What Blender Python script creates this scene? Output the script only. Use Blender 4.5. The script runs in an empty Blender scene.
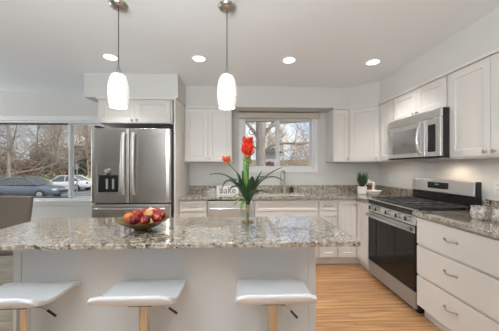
import bpy, math, random
from mathutils import Vector, Matrix
R = math.radians
C = bpy.context.scene.collection
SC = bpy.context.scene

# ------------------------------------------------------------------ camera
CAMZ = 1.30
YAW = math.atan(8.5 / 238.0)
cd = bpy.data.cameras.new('camera')
cd.sensor_width = 36.0
cd.lens = 36.0 * 238.0 / 499.0
cd.shift_y = 1.5 / 499.0
cd.clip_start = 0.02
cd.clip_end = 500
cam = bpy.data.objects.new('camera', cd)
cam.location = (0, 0, CAMZ)
cam.rotation_euler = (R(90), 0, -YAW)
C.objects.link(cam)
SC.camera = cam

# ------------------------------------------------------------------ exposure
SC.view_settings.view_transform = 'Standard'
SC.view_settings.look = 'None'
SC.view_settings.gamma = 1.0
SC.view_settings.use_curve_mapping = False
SC.view_settings.exposure = 0.05

# ------------------------------------------------------------------ sky
W = bpy.data.worlds.new('sky'); SC.world = W; W.use_nodes = True
nt = W.node_tree; nt.nodes.clear()
def wn(t): return nt.nodes.new(t)
tc = wn('ShaderNodeTexCoord')
nz = wn('ShaderNodeTexNoise'); nz.inputs['Scale'].default_value = 3.2; nz.inputs['Detail'].default_value = 7; nz.inputs['Roughness'].default_value = 0.6
mp = wn('ShaderNodeMapping'); mp.inputs['Scale'].default_value = (1, 1, 2.2)
mp.inputs['Location'].default_value = (0.4, 0.0, 0.3)
rp = wn('ShaderNodeValToRGB')
rp.color_ramp.elements[0].position = 0.37; rp.color_ramp.elements[0].color = (0.50, 0.64, 0.89, 1)
rp.color_ramp.elements[1].position = 0.56; rp.color_ramp.elements[1].color = (0.97, 0.98, 1.0, 1)
bg = wn('ShaderNodeBackground'); bg.inputs['Strength'].default_value = 1.0
wo = wn('ShaderNodeOutputWorld')
nt.links.new(tc.outputs['Generated'], mp.inputs['Vector'])
nt.links.new(mp.outputs[0], nz.inputs['Vector'])
nt.links.new(nz.outputs['Fac'], rp.inputs['Fac'])
nt.links.new(rp.outputs['Color'], bg.inputs['Color'])
nt.links.new(bg.outputs[0], wo.inputs[0])

# ------------------------------------------------------------------ sun and added fill lamps
def lamp(name, kind, loc, energy, color=(1, 1, 1), rot=(0, 0, 0), **kw):
    d = bpy.data.lights.new(name, kind); d.energy = energy; d.color = color
    for k, v in kw.items(): setattr(d, k, v)
    o = bpy.data.objects.new(name, d); o.location = loc; o.rotation_euler = rot; C.objects.link(o)
    return o
def aim(o, d): o.rotation_euler = Vector(d).to_track_quat('-Z', 'Y').to_euler()
sun = lamp('sun', 'SUN', (6, -6, 20), 3.1, (1.0, 0.95, 0.88), angle=R(1.5))
aim(sun, (-0.55, 0.45, -0.8))
# added fill, set in the made-up rear door and side window openings
rear_fill = lamp('rear_fill_light', 'AREA', (-0.3, -4.02, 1.08), 20, (0.97, 0.98, 1.0), shape='RECTANGLE', size=2.6, size_y=2.0)
aim(rear_fill, (0, 1, 0.10))
side_fill = lamp('side_fill_light', 'AREA', (-5.52, 2.77, 1.4), 40, (0.93, 0.97, 1.0), shape='RECTANGLE', size=1.5, size_y=1.5)
aim(side_fill, (1, 0, 0.05))
# added fill disc behind the camera, turned up to brighten the ceiling
bounce_fill = lamp('ceiling_fill_light', 'AREA', (-0.7, -0.5, 1.72), 89, (0.84, 0.935, 1.0), shape='DISK', size=1.2)
aim(bounce_fill, (0.12, 0.3, 1))
# added fill disc out of frame, no fixture, lifts the dining ceiling
corner_fill = lamp('dining_fill_light', 'AREA', (-4.7, -0.7, 1.75), 11, (0.88, 0.95, 1.0), shape='DISK', size=0.4)
aim(corner_fill, (0.1, 0.1, 1))

# ------------------------------------------------------------------ materials
def mat(name, col, rough=0.5, metal=0.0, var=0.0, vscale=8.0, bump=0.0, bscale=60.0, stretch=(1, 1, 1),
        spec=0.5, coat=0.0, emit=None, estr=0.0, trans=0.0, ior=1.45, aniso=0.0):
    m = bpy.data.materials.new(name); m.use_nodes = True
    n = m.node_tree.nodes; L = m.node_tree.links
    b = n['Principled BSDF']
    b.inputs['Roughness'].default_value = rough
    b.inputs['Metallic'].default_value = metal
    b.inputs['Specular IOR Level'].default_value = spec
    b.inputs['Coat Weight'].default_value = coat
    b.inputs['Coat Roughness'].default_value = 0.04
    b.inputs['Transmission Weight'].default_value = trans
    b.inputs['IOR'].default_value = ior
    b.inputs['Anisotropic'].default_value = aniso
    c = (col[0], col[1], col[2], 1)
    b.inputs['Base Color'].default_value = c
    t = n.new('ShaderNodeTexCoord'); mp = n.new('ShaderNodeMapping'); mp.inputs['Scale'].default_value = stretch
    L.new(t.outputs['Object'], mp.inputs['Vector'])
    if var > 0:
        z = n.new('ShaderNodeTexNoise'); z.inputs['Scale'].default_value = vscale; z.inputs['Detail'].default_value = 4
        L.new(mp.outputs[0], z.inputs['Vector'])
        r = n.new('ShaderNodeValToRGB')
        r.color_ramp.elements[0].position = 0.3; r.color_ramp.elements[1].position = 0.7
        r.color_ramp.elements[0].color = tuple(max(0, x * (1 - var)) for x in col) + (1,)
        r.color_ramp.elements[1].color = tuple(min(1, x * (1 + var)) for x in col) + (1,)
        L.new(z.outputs['Fac'], r.inputs['Fac']); L.new(r.outputs['Color'], b.inputs['Base Color'])
    if bump > 0:
        z2 = n.new('ShaderNodeTexNoise'); z2.inputs['Scale'].default_value = bscale; z2.inputs['Detail'].default_value = 3
        L.new(mp.outputs[0], z2.inputs['Vector'])
        bp = n.new('ShaderNodeBump'); bp.inputs['Strength'].default_value = bump; bp.inputs['Distance'].default_value = 0.002
        L.new(z2.outputs['Fac'], bp.inputs['Height']); L.new(bp.outputs[0], b.inputs['Normal'])
    if emit:
        b.inputs['Emission Color'].default_value = tuple(emit) + (1,); b.inputs['Emission Strength'].default_value = estr
    return m

M = {}
M['ceiling'] = mat('ceiling_paint', (0.86, 0.90, 0.93), 0.9, bump=0.15, bscale=140, spec=0.2)
M['wall'] = mat('wall_paint', (0.68, 0.67, 0.64), 0.85, bump=0.12, bscale=160, spec=0.2)
M['wall_lit'] = mat('wall_paint_lightened', (0.76, 0.745, 0.71), 0.7, bump=0.12, bscale=160, spec=0.2)  # wall paint made lighter to stand for light the right wall lacks
M['trim'] = mat('trim_paint', (0.80, 0.80, 0.79), 0.45, var=0.01, vscale=3)
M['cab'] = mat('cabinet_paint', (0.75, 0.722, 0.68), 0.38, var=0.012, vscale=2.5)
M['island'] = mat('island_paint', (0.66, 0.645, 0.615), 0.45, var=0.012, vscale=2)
M['steel'] = mat('brushed_steel', (0.56, 0.55, 0.535), 0.30, 1.0, var=0.06, vscale=6, stretch=(90, 90, 1.2), bump=0.02, bscale=4)
M['steel_h'] = mat('brushed_steel_horizontal', (0.78, 0.77, 0.745), 0.36, 1.0, var=0.06, vscale=6, stretch=(1.2, 60, 90))
M['fridge_steel'] = mat('fridge_steel', (0.58, 0.55, 0.515), 0.27, 1.0, var=0.08, vscale=5, stretch=(1.0, 60, 70))
M['satin_steel'] = mat('satin_steel', (0.62, 0.60, 0.575), 0.42, 0.9, var=0.04, vscale=20)
M['drawer_steel'] = mat('drawer_steel', (0.44, 0.445, 0.45), 0.5, 0.75, var=0.05, vscale=6, stretch=(1.2, 60, 90))
M['handle_steel'] = mat('handle_steel', (0.66, 0.65, 0.63), 0.22, 1.0, var=0.03, vscale=20)
M['nickel'] = mat('brushed_nickel', (0.50, 0.48, 0.45), 0.28, 1.0, var=0.05, vscale=30)
M['chrome'] = mat('chrome', (0.68, 0.67, 0.66), 0.10, 1.0, var=0.02, vscale=20)
M['black'] = mat('black_enamel', (0.018, 0.018, 0.018), 0.25, var=0.15, vscale=10)
M['iron'] = mat('cast_iron', (0.06, 0.06, 0.06), 0.32, bump=0.3, bscale=300)
M['dark_plastic'] = mat('dark_plastic', (0.03, 0.03, 0.032), 0.4, var=0.1)
M['dark_glass'] = mat('dark_glass', (0.010, 0.009, 0.008), 0.05, spec=0.4, var=0.05)
M['mw_glass'] = mat('microwave_window_glass', (0.42, 0.42, 0.42), 0.05, 0.75, spec=1.0, coat=0.6, var=0.05)
M['gap'] = mat('shadow_gasket', (0.02, 0.02, 0.02), 0.8, var=0.1)
M['shade_cloth'] = mat('shade_cloth', (0.56, 0.51, 0.43), 0.85, var=0.05, vscale=80, bump=0.2, bscale=400, stretch=(1, 1, 6))
M['leatherette'] = mat('white_leatherette', (0.80, 0.79, 0.79), 0.42, bump=0.08, bscale=260, var=0.01)
M['taupe'] = mat('taupe_upholstery', (0.23, 0.195, 0.165), 0.85, var=0.08, vscale=60, bump=0.3, bscale=300)
M['dark_wood'] = mat('dark_wood', (0.08, 0.05, 0.035), 0.5, var=0.2, vscale=12, stretch=(6, 6, 1))
M['light_disc'] = mat('downlight_lens', (1, 1, 1), 0.5, emit=(1.0, 0.97, 0.92), estr=4.0)
M['bronze'] = mat('gilded_bowl', (0.17, 0.12, 0.04), 0.36, 0.75, var=0.35, vscale=14)
M['stem'] = mat('flower_stem', (0.10, 0.20, 0.05), 0.5, var=0.2, vscale=20)
M['leaf'] = mat('dark_leaf', (0.035, 0.075, 0.03), 0.38, var=0.35, vscale=9)
M['leaf2'] = mat('bright_leaf', (0.16, 0.30, 0.06), 0.45, var=0.3, vscale=12)
M['petal'] = mat('red_bract', (0.78, 0.045, 0.02), 0.42, var=0.25, vscale=25)
M['petal2'] = mat('orange_bract', (0.82, 0.13, 0.03), 0.42, var=0.2, vscale=25)
M['raffia'] = mat('tan_raffia', (0.50, 0.34, 0.22), 0.8, var=0.2, vscale=40)
M['pebble'] = mat('amber_pebbles', (0.34, 0.17, 0.04), 0.4, var=0.5, vscale=40)
M['ceramic'] = mat('white_ceramic', (0.82, 0.79, 0.75), 0.35, var=0.03, vscale=10)
M['soil'] = mat('brown_soil', (0.20, 0.07, 0.04), 0.9, var=0.4, vscale=40)
M['sprig'] = mat('pine_sprig', (0.04, 0.075, 0.03), 0.7, var=0.4, vscale=20)
M['letter'] = mat('grey_lettering', (0.19, 0.17, 0.18), 0.6, var=0.1)
M['plate'] = mat('outlet_plastic', (0.82, 0.81, 0.79), 0.4, var=0.01)
M['display'] = mat('display_glass', (0.015, 0.016, 0.018), 0.12, var=0.1)
M['digit'] = mat('display_digits', (0.05, 0.10, 0.10), 0.5, emit=(0.5, 0.65, 0.7), estr=0.2)
M['bark'] = mat('grey_bark', (0.33, 0.285, 0.24), 0.9, var=0.3, vscale=6, stretch=(1, 1, 0.3), bump=0.5, bscale=30)
M['twig'] = mat('brown_twig', (0.44, 0.36, 0.29), 0.9, var=0.25, vscale=0.8)
M['twig_tan'] = mat('tan_twig', (0.52, 0.42, 0.32), 0.9, var=0.3, vscale=0.8)
M['brush'] = mat('brown_brush', (0.42, 0.33, 0.24), 0.9, var=0.45, vscale=0.9)
M['redleaf'] = mat('russet_leaves', (0.37, 0.235, 0.17), 0.8, var=0.4, vscale=1.2)
M['olive'] = mat('olive_leaves', (0.34, 0.32, 0.15), 0.8, var=0.45, vscale=1.0)
M['evergreen'] = mat('evergreen_leaves', (0.07, 0.095, 0.045), 0.8, var=0.4, vscale=1.0)
M['grass'] = mat('winter_grass', (0.20, 0.19, 0.08), 0.95, var=0.35, vscale=0.7)
M['litter'] = mat('leaf_litter', (0.24, 0.17, 0.10), 0.95, var=0.4, vscale=0.8)
M['asphalt'] = mat('asphalt', (0.17, 0.17, 0.175), 0.9, var=0.15, vscale=3)
M['blue_car'] = mat('blue_grey_car_paint', (0.14, 0.158, 0.20), 0.22, 0.3, coat=1.0, var=0.03, vscale=2)
M['white_car'] = mat('white_car_paint', (0.72, 0.73, 0.74), 0.25, coat=1.0, var=0.02, vscale=2)
M['red_car'] = mat('red_car_paint', (0.30, 0.04, 0.035), 0.25, coat=1.0, var=0.03, vscale=2)
M['car_glass'] = mat('car_window', (0.08, 0.09, 0.092), 0.06, coat=1.0, var=0.1)
M['tyre'] = mat('tyre_rubber', (0.02, 0.02, 0.02), 0.8, var=0.1)
M['rim'] = mat('wheel_alloy', (0.5, 0.5, 0.5), 0.3, 0.8, var=0.05)
M['lamp_lens'] = mat('car_lamp_lens', (0.75, 0.76, 0.76), 0.15, coat=1.0, var=0.05)
M['tail'] = mat('tail_lamp', (0.4, 0.02, 0.02), 0.2, coat=1.0, var=0.05)
M['siding'] = mat('grey_siding', (0.55, 0.53, 0.50), 0.8, var=0.06, vscale=4, stretch=(1, 1, 20))
M['siding_red'] = mat('brick_red_siding', (0.20, 0.085, 0.06), 0.85, var=0.3, vscale=8, stretch=(1, 1, 4))
M['roofing'] = mat('shingles', (0.20, 0.18, 0.16), 0.9, var=0.25, vscale=8)
M['eave'] = mat('eave_wood', (0.16, 0.12, 0.09), 0.8, var=0.3, vscale=12, stretch=(1, 10, 10))
M['post'] = mat('galvanised_post', (0.35, 0.35, 0.34), 0.5, 0.6, var=0.1)

def granite():
    m = bpy.data.materials.new('speckled_granite'); m.use_nodes = True
    n = m.node_tree.nodes; L = m.node_tree.links; b = n['Principled BSDF']
    t = n.new('ShaderNodeTexCoord')
    def noise(s, d=5, ro=0.6):
        z = n.new('ShaderNodeTexNoise'); z.inputs['Scale'].default_value = s; z.inputs['Detail'].default_value = d; z.inputs['Roughness'].default_value = ro
        L.new(t.outputs['Object'], z.inputs['Vector']); return z
    def ramp(src, pts):
        r = n.new('ShaderNodeValToRGB'); e = r.color_ramp.elements
        while len(e) < len(pts): e.new(0.5)
        for q, (p, c) in zip(e, pts): q.position = p; q.color = c + (1,)
        L.new(src, r.inputs['Fac']); return r
    def mix(f, a, c):
        x = n.new('ShaderNodeMix'); x.data_type = 'RGBA'
        L.new(f, x.inputs[0]); L.new(a, x.inputs[6]); L.new(c, x.inputs[7]); return x.outputs[2]
    base = ramp(noise(34, 6, 0.7).outputs['Fac'], [(0.34, (0.10, 0.072, 0.048)), (0.44, (0.285, 0.23, 0.17)), (0.55, (0.44, 0.39, 0.315)), (0.70, (0.66, 0.61, 0.53))])
    tan = n.new('ShaderNodeRGB'); tan.outputs[0].default_value = (0.33, 0.24, 0.15, 1)
    f1 = ramp(noise(48, 3, 0.5).outputs['Fac'], [(0.60, (0, 0, 0)), (0.66, (0.8, 0.8, 0.8))])
    c1 = mix(f1.outputs['Color'], base.outputs['Color'], tan.outputs[0])
    v = n.new('ShaderNodeTexVoronoi'); v.inputs['Scale'].default_value = 100; v.inputs['Randomness'].default_value = 1
    L.new(t.outputs['Object'], v.inputs['Vector'])
    cell = n.new('ShaderNodeSeparateColor'); L.new(v.outputs['Color'], cell.inputs[0])
    f2 = ramp(cell.outputs[0], [(0.73, (0, 0, 0)), (0.77, (1, 1, 1))])
    blk = n.new('ShaderNodeRGB'); blk.outputs[0].default_value = (0.045, 0.035, 0.03, 1)
    msk = ramp(noise(13, 3, 0.6).outputs['Fac'], [(0.42, (0.12, 0.12, 0.12)), (0.60, (1, 1, 1))])
    mu = n.new('ShaderNodeMix'); mu.data_type = 'RGBA'; mu.blend_type = 'MULTIPLY'; mu.inputs[0].default_value = 1
    L.new(f2.outputs['Color'], mu.inputs[6]); L.new(msk.outputs['Color'], mu.inputs[7])
    c2 = mix(mu.outputs[2], c1, blk.outputs[0])
    f3 = ramp(cell.outputs[1], [(0.88, (0, 0, 0)), (0.92, (0.5, 0.5, 0.5))])
    wht = n.new('ShaderNodeRGB'); wht.outputs[0].default_value = (0.80, 0.77, 0.71, 1)
    c3 = mix(f3.outputs['Color'], c2, wht.outputs[0])
    L.new(c3, b.inputs['Base Color'])
    b.inputs['Roughness'].default_value = 0.12
    b.inputs['Coat Weight'].default_value = 1.0; b.inputs['Coat Roughness'].default_value = 0.015; b.inputs['Coat IOR'].default_value = 1.75
    return m
M['granite'] = granite()

def oak(c1, c2, name):
    m = bpy.data.materials.new(name); m.use_nodes = True
    n = m.node_tree.nodes; L = m.node_tree.links; b = n['Principled BSDF']
    t = n.new('ShaderNodeTexCoord')
    br = n.new('ShaderNodeTexBrick')
    br.inputs['Scale'].default_value = 1.0
    br.inputs['Brick Width'].default_value = 0.95; br.inputs['Row Height'].default_value = 0.058
    br.inputs['Mortar Size'].default_value = 0.0012; br.inputs['Bias'].default_value = 0.0
    br.offset = 0.37
    br.inputs['Color1'].default_value = c1 + (1,); br.inputs['Color2'].default_value = c2 + (1,)
    br.inputs['Mortar'].default_value = (0.13, 0.07, 0.04, 1)
    L.new(t.outputs['Object'], br.inputs['Vector'])
    mp = n.new('ShaderNodeMapping'); mp.inputs['Scale'].default_value = (2.2, 42, 1)
    L.new(t.outputs['Object'], mp.inputs['Vector'])
    z = n.new('ShaderNodeTexNoise'); z.inputs['Scale'].default_value = 1.0; z.inputs['Detail'].default_value = 6
    L.new(mp.outputs[0], z.inputs['Vector'])
    r = n.new('ShaderNodeValToRGB')
    r.color_ramp.elements[0].position = 0.32; r.color_ramp.elements[0].color = (0.58, 0.52, 0.46, 1)
    r.color_ramp.elements[1].position = 0.65; r.color_ramp.elements[1].color = (1.12, 1.09, 1.06, 1)
    L.new(z.outputs['Fac'], r.inputs['Fac'])
    x = n.new('ShaderNodeMix'); x.data_type = 'RGBA'; x.blend_type = 'MULTIPLY'; x.inputs[0].default_value = 1
    L.new(br.outputs['Color'], x.inputs[6]); L.new(r.outputs['Color'], x.inputs[7])
    L.new(x.outputs[2], b.inputs['Base Color'])
    b.inputs['Roughness'].default_value = 0.32
    return m
M['oak'] = oak((0.69, 0.405, 0.20), (0.56, 0.305, 0.14), 'oak_floorboards')
M['oak_glare'] = oak((0.34, 0.30, 0.245), (0.25, 0.215, 0.17), 'oak_floorboards_glare')  # same oak, greyed in its colour for window glare on the dining side

def clear(name, rough=0.0, tint=(1, 1, 1), fac=0.05):
    m = bpy.data.materials.new(name); m.use_nodes = True
    n = m.node_tree.nodes; L = m.node_tree.links
    n.remove(n['Principled BSDF']); o = n['Material Output']
    tr = n.new('ShaderNodeBsdfTransparent'); tr.inputs[0].default_value = tint + (1,)
    g = n.new('ShaderNodeBsdfGlossy'); g.inputs['Roughness'].default_value = rough
    lw = n.new('ShaderNodeLayerWeight'); lw.inputs['Blend'].default_value = 0.25
    mr = n.new('ShaderNodeMapRange'); mr.inputs['To Min'].default_value = fac; mr.inputs['To Max'].default_value = min(1, fac * 6)
    L.new(lw.outputs['Facing'], mr.inputs['Value'])
    mx = n.new('ShaderNodeMixShader')
    L.new(mr.outputs[0], mx.inputs[0]); L.new(tr.outputs[0], mx.inputs[1]); L.new(g.outputs[0], mx.inputs[2])
    L.new(mx.outputs[0], o.inputs[0]); return m
M['pane'] = clear('window_glass', 0.0, (0.98, 0.99, 0.99), 0.015)
M['vase'] = clear('vase_glass', 0.02, (0.93, 0.95, 0.945), 0.04)

def mottled():
    m = bpy.data.materials.new('mottled_shade_glass'); m.use_nodes = True
    n = m.node_tree.nodes; L = m.node_tree.links; b = n['Principled BSDF']
    t = n.new('ShaderNodeTexCoord'); v = n.new('ShaderNodeTexVoronoi'); v.inputs['Scale'].default_value = 34
    v.feature = 'DISTANCE_TO_EDGE'
    L.new(t.outputs['Object'], v.inputs['Vector'])
    r = n.new('ShaderNodeValToRGB')
    r.color_ramp.elements[0].position = 0.0; r.color_ramp.elements[0].color = (0.50, 0.48, 0.41, 1)
    r.color_ramp.elements[1].position = 0.14; r.color_ramp.elements[1].color = (0.95, 0.935, 0.9, 1)
    L.new(v.outputs['Distance'], r.inputs['Fac'])
    L.new(r.outputs['Color'], b.inputs['Base Color']); L.new(r.outputs['Color'], b.inputs['Emission Color'])
    b.inputs['Emission Strength'].default_value = 0.42; b.inputs['Roughness'].default_value = 0.2
    return m
M['shade'] = mottled()

def mercury():
    m = bpy.data.materials.new('speckled_mercury_glass'); m.use_nodes = True
    n = m.node_tree.nodes; L = m.node_tree.links; b = n['Principled BSDF']
    t = n.new('ShaderNodeTexCoord'); z = n.new('ShaderNodeTexNoise'); z.inputs['Scale'].default_value = 55; z.inputs['Detail'].default_value = 5
    L.new(t.outputs['Object'], z.inputs['Vector'])
    r = n.new('ShaderNodeValToRGB')
    r.color_ramp.elements[0].position = 0.40; r.color_ramp.elements[0].color = (0.36, 0.31, 0.27, 1)
    r.color_ramp.elements[1].position = 0.56; r.color_ramp.elements[1].color = (0.72, 0.69, 0.65, 1)
    L.new(z.outputs['Fac'], r.inputs['Fac']); L.new(r.outputs['Color'], b.inputs['Base Color'])
    b.inputs['Metallic'].default_value = 0.15; b.inputs['Roughness'].default_value = 0.2
    return m
M['mercury'] = mercury()

def apple_skin():
    m = bpy.data.materials.new('apple_skin'); m.use_nodes = True
    n = m.node_tree.nodes; L = m.node_tree.links; b = n['Principled BSDF']
    t = n.new('ShaderNodeTexCoord'); z = n.new('ShaderNodeTexNoise'); z.inputs['Scale'].default_value = 30; z.inputs['Detail'].default_value = 4
    oi = n.new('ShaderNodeObjectInfo')
    ad = n.new('ShaderNodeVectorMath'); ad.operation = 'ADD'
    L.new(t.outputs['Object'], ad.inputs[0]); L.new(oi.outputs['Location'], ad.inputs[1])
    L.new(ad.outputs[0], z.inputs['Vector'])
    r = n.new('ShaderNodeValToRGB'); e = r.color_ramp.elements
    e[0].position = 0.40; e[0].color = (0.11, 0.006, 0.010, 1)
    e[1].position = 0.58; e[1].color = (0.42, 0.022, 0.02, 1)
    q = e.new(0.74); q.color = (0.80, 0.38, 0.20, 1)
    L.new(z.outputs['Fac'], r.inputs['Fac']); L.new(r.outputs['Color'], b.inputs['Base Color'])
    b.inputs['Roughness'].default_value = 0.25
    return m
M['apple'] = apple_skin()
M['orange'] = mat('orange_peel', (0.80, 0.20, 0.03), 0.4, var=0.1, vscale=30, bump=0.3, bscale=200)
M['yellow'] = mat('yellow_peel', (0.72, 0.38, 0.16), 0.4, var=0.3, vscale=30)

# ------------------------------------------------------------------ mesh builder
class MB:
    def __init__(s): s.v = []; s.f = []; s.sm = []
    def add(s, vs, fs, smooth=False):
        k = len(s.v); s.v += [tuple(p) for p in vs]
        s.f += [tuple(i + k for i in f) for f in fs]; s.sm += [smooth] * len(fs)
        return s
    def box(s, x0, x1, y0, y1, z0, z1):
        return s.add([(x0, y0, z0), (x1, y0, z0), (x1, y1, z0), (x0, y1, z0), (x0, y0, z1), (x1, y0, z1), (x1, y1, z1), (x0, y1, z1)],
                     [(0, 3, 2, 1), (4, 5, 6, 7), (0, 1, 5, 4), (1, 2, 6, 5), (2, 3, 7, 6), (3, 0, 4, 7)])
    def panel(s, x0, x1, y0, y1, z0, z1, rail=0.055, dep=0.009, ch=0.007):
        """shaker front: front face at y0 looking to -y, recessed field"""
        def ring(i, y): return [(x0 + i, y, z0 + i), (x1 - i, y, z0 + i), (x1 - i, y, z1 - i), (x0 + i, y, z1 - i)]
        vs = ring(0, y1) + ring(0, y0) + ring(rail, y0) + ring(rail + ch, y0 + dep)
        fs = [(0, 3, 2, 1)]
        fs = [(3, 2, 1, 0)][::-1]
        for a, b in ((0, 4), (4, 8), (8, 12)):
            for i in range(4):
                j = (i + 1) % 4
                fs.append((a + i, a + j, b + j, b + i))
        fs.append((12, 13, 14, 15))
        return s.add(vs, fs)
    def prism(s, pts, y0, y1):
        """polygon in x,z extruded along y"""
        n = len(pts)
        vs = [(p[0], y0, p[1]) for p in pts] + [(p[0], y1, p[1]) for p in pts]
        fs = [tuple(range(n)), tuple(reversed(range(n, 2 * n)))]
        fs += [(i, i + n, (i + 1) % n + n, (i + 1) % n) for i in range(n)]
        return s.add(vs, fs)
    def prism_z(s, pts, z0, z1):
        n = len(pts)
        vs = [(p[0], p[1], z0) for p in pts] + [(p[0], p[1], z1) for p in pts]
        fs = [tuple(reversed(range(n))), tuple(range(n, 2 * n))]
        fs += [(i, (i + 1) % n, (i + 1) % n + n, i + n) for i in range(n)]
        return s.add(vs, fs)
    def lathe(s, prof, n=32, c=(0, 0, 0), axis='z', closed=False, smooth=True):
        vs = []
        for r, h in prof:
            for k in range(n):
                a = 2 * math.pi * k / n
                p = (r * math.cos(a), r * math.sin(a), h)
                if axis == 'y': p = (p[0], -p[2], p[1])
                if axis == 'x': p = (p[2], p[0], p[1])
                vs.append((p[0] + c[0], p[1] + c[1], p[2] + c[2]))
        fs = []
        m = len(prof)
        for i in range(m if closed else m - 1):
            for k in range(n):
                a = i * n + k; b = i * n + (k + 1) % n; i2 = (i + 1) % m
                fs.append((a, b, i2 * n + (k + 1) % n, i2 * n + k))
        if not closed:
            if prof[0][0] > 1e-5: fs.append(tuple(reversed(range(n))))
            if prof[-1][0] > 1e-5: fs.append(tuple(range((m - 1) * n, m * n)))
        return s.add(vs, fs, smooth)
    def tube(s, pts, r, n=10, smooth=True, flat=1.0):
        P = [Vector(p) for p in pts]; m = len(P)
        rr = r if isinstance(r, (list, tuple)) else [r] * m
        vs = []; u = None
        for i in range(m):
            t = (P[min(i + 1, m - 1)] - P[max(i - 1, 0)])
            if t.length < 1e-9: t = Vector((0, 0, 1))
            t.normalize()
            if u is None:
                u = t.cross(Vector((0, 0, 1)))
                if u.length < 0.05: u = t.cross(Vector((1, 0, 0)))
            u = (u - t * u.dot(t)).normalized(); w = t.cross(u)
            for k in range(n):
                a = 2 * math.pi * k / n
                vs.append(P[i] + u * math.cos(a) * rr[i] + w * math.sin(a) * rr[i] * flat)
        fs = []
        for i in range(m - 1):
            for k in range(n):
                fs.append((i * n + k, i * n + (k + 1) % n, (i + 1) * n + (k + 1) % n, (i + 1) * n + k))
        fs.append(tuple(reversed(range(n)))); fs.append(tuple(range((m - 1) * n, m * n)))
        return s.add(vs, fs, smooth)
    def leaf(s, pts, wid, up=Vector((0, 0, 1)), fold=0.25):
        P = [Vector(p) for p in pts]; m = len(P); vs = []
        for i in range(m):
            t = (P[min(i + 1, m - 1)] - P[max(i - 1, 0)]).normalized()
            sd = t.cross(up)
            if sd.length < 0.05: sd = t.cross(Vector((0, 1, 0)))
            sd.normalize(); nr = sd.cross(t)
            f = i / (m - 1); w = wid * (math.sin(math.pi * min(1, 0.12 + f * 0.88)) ** 0.7) if i < m - 1 else wid * 0.03
            vs += [P[i] - sd * w + nr * w * fold, P[i] - nr * 0.0012, P[i] + sd * w + nr * w * fold,
                   P[i] - sd * w + nr * (w * fold + 0.0015), P[i] + nr * 0.0012, P[i] + sd * w + nr * (w * fold + 0.0015)]
        fs = []
        for i in range(m - 1):
            a = 6 * i; b = a + 6
            fs += [(a, b, b + 1, a + 1), (a + 1, b + 1, b + 2, a + 2), (a + 4, b + 4, b + 3, a + 3), (a + 5, b + 5, b + 4, a + 4),
                   (a + 3, b + 3, b, a), (a + 2, b + 2, b + 5, a + 5)]
        return s.add(vs, fs, True)
    def build(s, name, m, parent=None, bevel=0.0, loc=None, rz=0.0, seg=2):
        me = bpy.data.meshes.new(name); me.from_pydata(s.v, [], s.f); me.update()
        me.materials.append(M[m] if isinstance(m, str) else m)
        for p, q in zip(me.polygons, s.sm): p.use_smooth = q
        if any(s.sm): me.set_sharp_from_angle(angle=R(48))
        o = bpy.data.objects.new(name, me); C.objects.link(o)
        if parent: o.parent = parent
        if loc: o.location = loc
        o.rotation_euler.z = rz
        if bevel > 0:
            b = o.modifiers.new('bevel', 'BEVEL'); b.width = bevel; b.segments = seg; b.limit_method = 'ANGLE'; b.angle_limit = R(40)
        return o

def tag(o, label=None, cat=None, group=None, kind=None):
    if label: o['label'] = label
    if cat: o['category'] = cat
    if group: o['group'] = group
    if kind: o['kind'] = kind
    return o
def thing(name, label, cat, loc=(0, 0, 0), rz=0.0, group=None):
    o = bpy.data.objects.new(name, None); C.objects.link(o); o.empty_display_size = 0.05
    o.location = loc; o.rotation_euler.z = rz
    return tag(o, label, cat, group)
def kids(o): return [c for c in bpy.data.objects if c.parent == o]
def copy_tree(o, parent=None):
    c = o.copy(); C.objects.link(c); c.parent = parent
    for ch in kids(o): copy_tree(ch, c)
    return c
def struct(o): o['kind'] = 'structure'; return o

# ------------------------------------------------------------------ room shell
XR, YB, ZC = 2.17, 3.69, 2.44
XL, YF = -5.5, -4.0
struct(MB().box(-1.36, XR + 0.15, YF - 0.15, YB + 0.15, -0.12, 0).build('floor', 'oak'))
struct(MB().box(XL - 0.15, -1.36, YF - 0.15, YB + 0.15, -0.12, 0).build('floor', 'oak_glare'))
struct(MB().box(XL - 0.15, XR + 0.15, YF - 0.15, YB + 0.15, ZC, ZC + 0.15).build('ceiling', 'ceiling'))
W1 = (-4.75, -2.14, 0.80, 1.995)     # dining window opening
W2 = (0.03, 1.135, 1.275, 2.065)    # sink window opening
b = MB()
b.box(XL, W1[0], YB, YB + 0.15, 0, ZC); b.box(W1[0], W1[1], YB, YB + 0.15, 0, W1[2]); b.box(W1[0], W1[1], YB, YB + 0.15, W1[3], ZC)
b.box(W1[1], W2[0], YB, YB + 0.15, 0, ZC); b.box(W2[0], W2[1], YB, YB + 0.15, 0, W2[2]); b.box(W2[0], W2[1], YB, YB + 0.15, W2[3], ZC)
b.box(W2[1], XR + 0.15, YB, YB + 0.15, 0, ZC)
struct(b.build('wall_back', 'wall'))
struct(MB().box(XR, XR + 0.15, YF, YB, 0, ZC).build('wall_right', 'wall_lit'))
b = MB(); b.box(XL - 0.15, XL, YF, 1.97, 0, ZC); b.box(XL - 0.15, XL, 3.57, YB, 0, ZC); b.box(XL - 0.15, XL, 1.97, 3.57, 0, 0.65); b.box(XL - 0.15, XL, 1.97, 3.57, 2.15, ZC)
struct(b.build('wall_left', 'wall'))
b = MB(); b.box(XL, -1.65, YF - 0.15, YF, 0, ZC); b.box(1.05, XR, YF - 0.15, YF, 0, ZC); b.box(-1.65, 1.05, YF - 0.15, YF, 2.15, ZC)
struct(b.build('wall_front', 'wall'))
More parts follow.
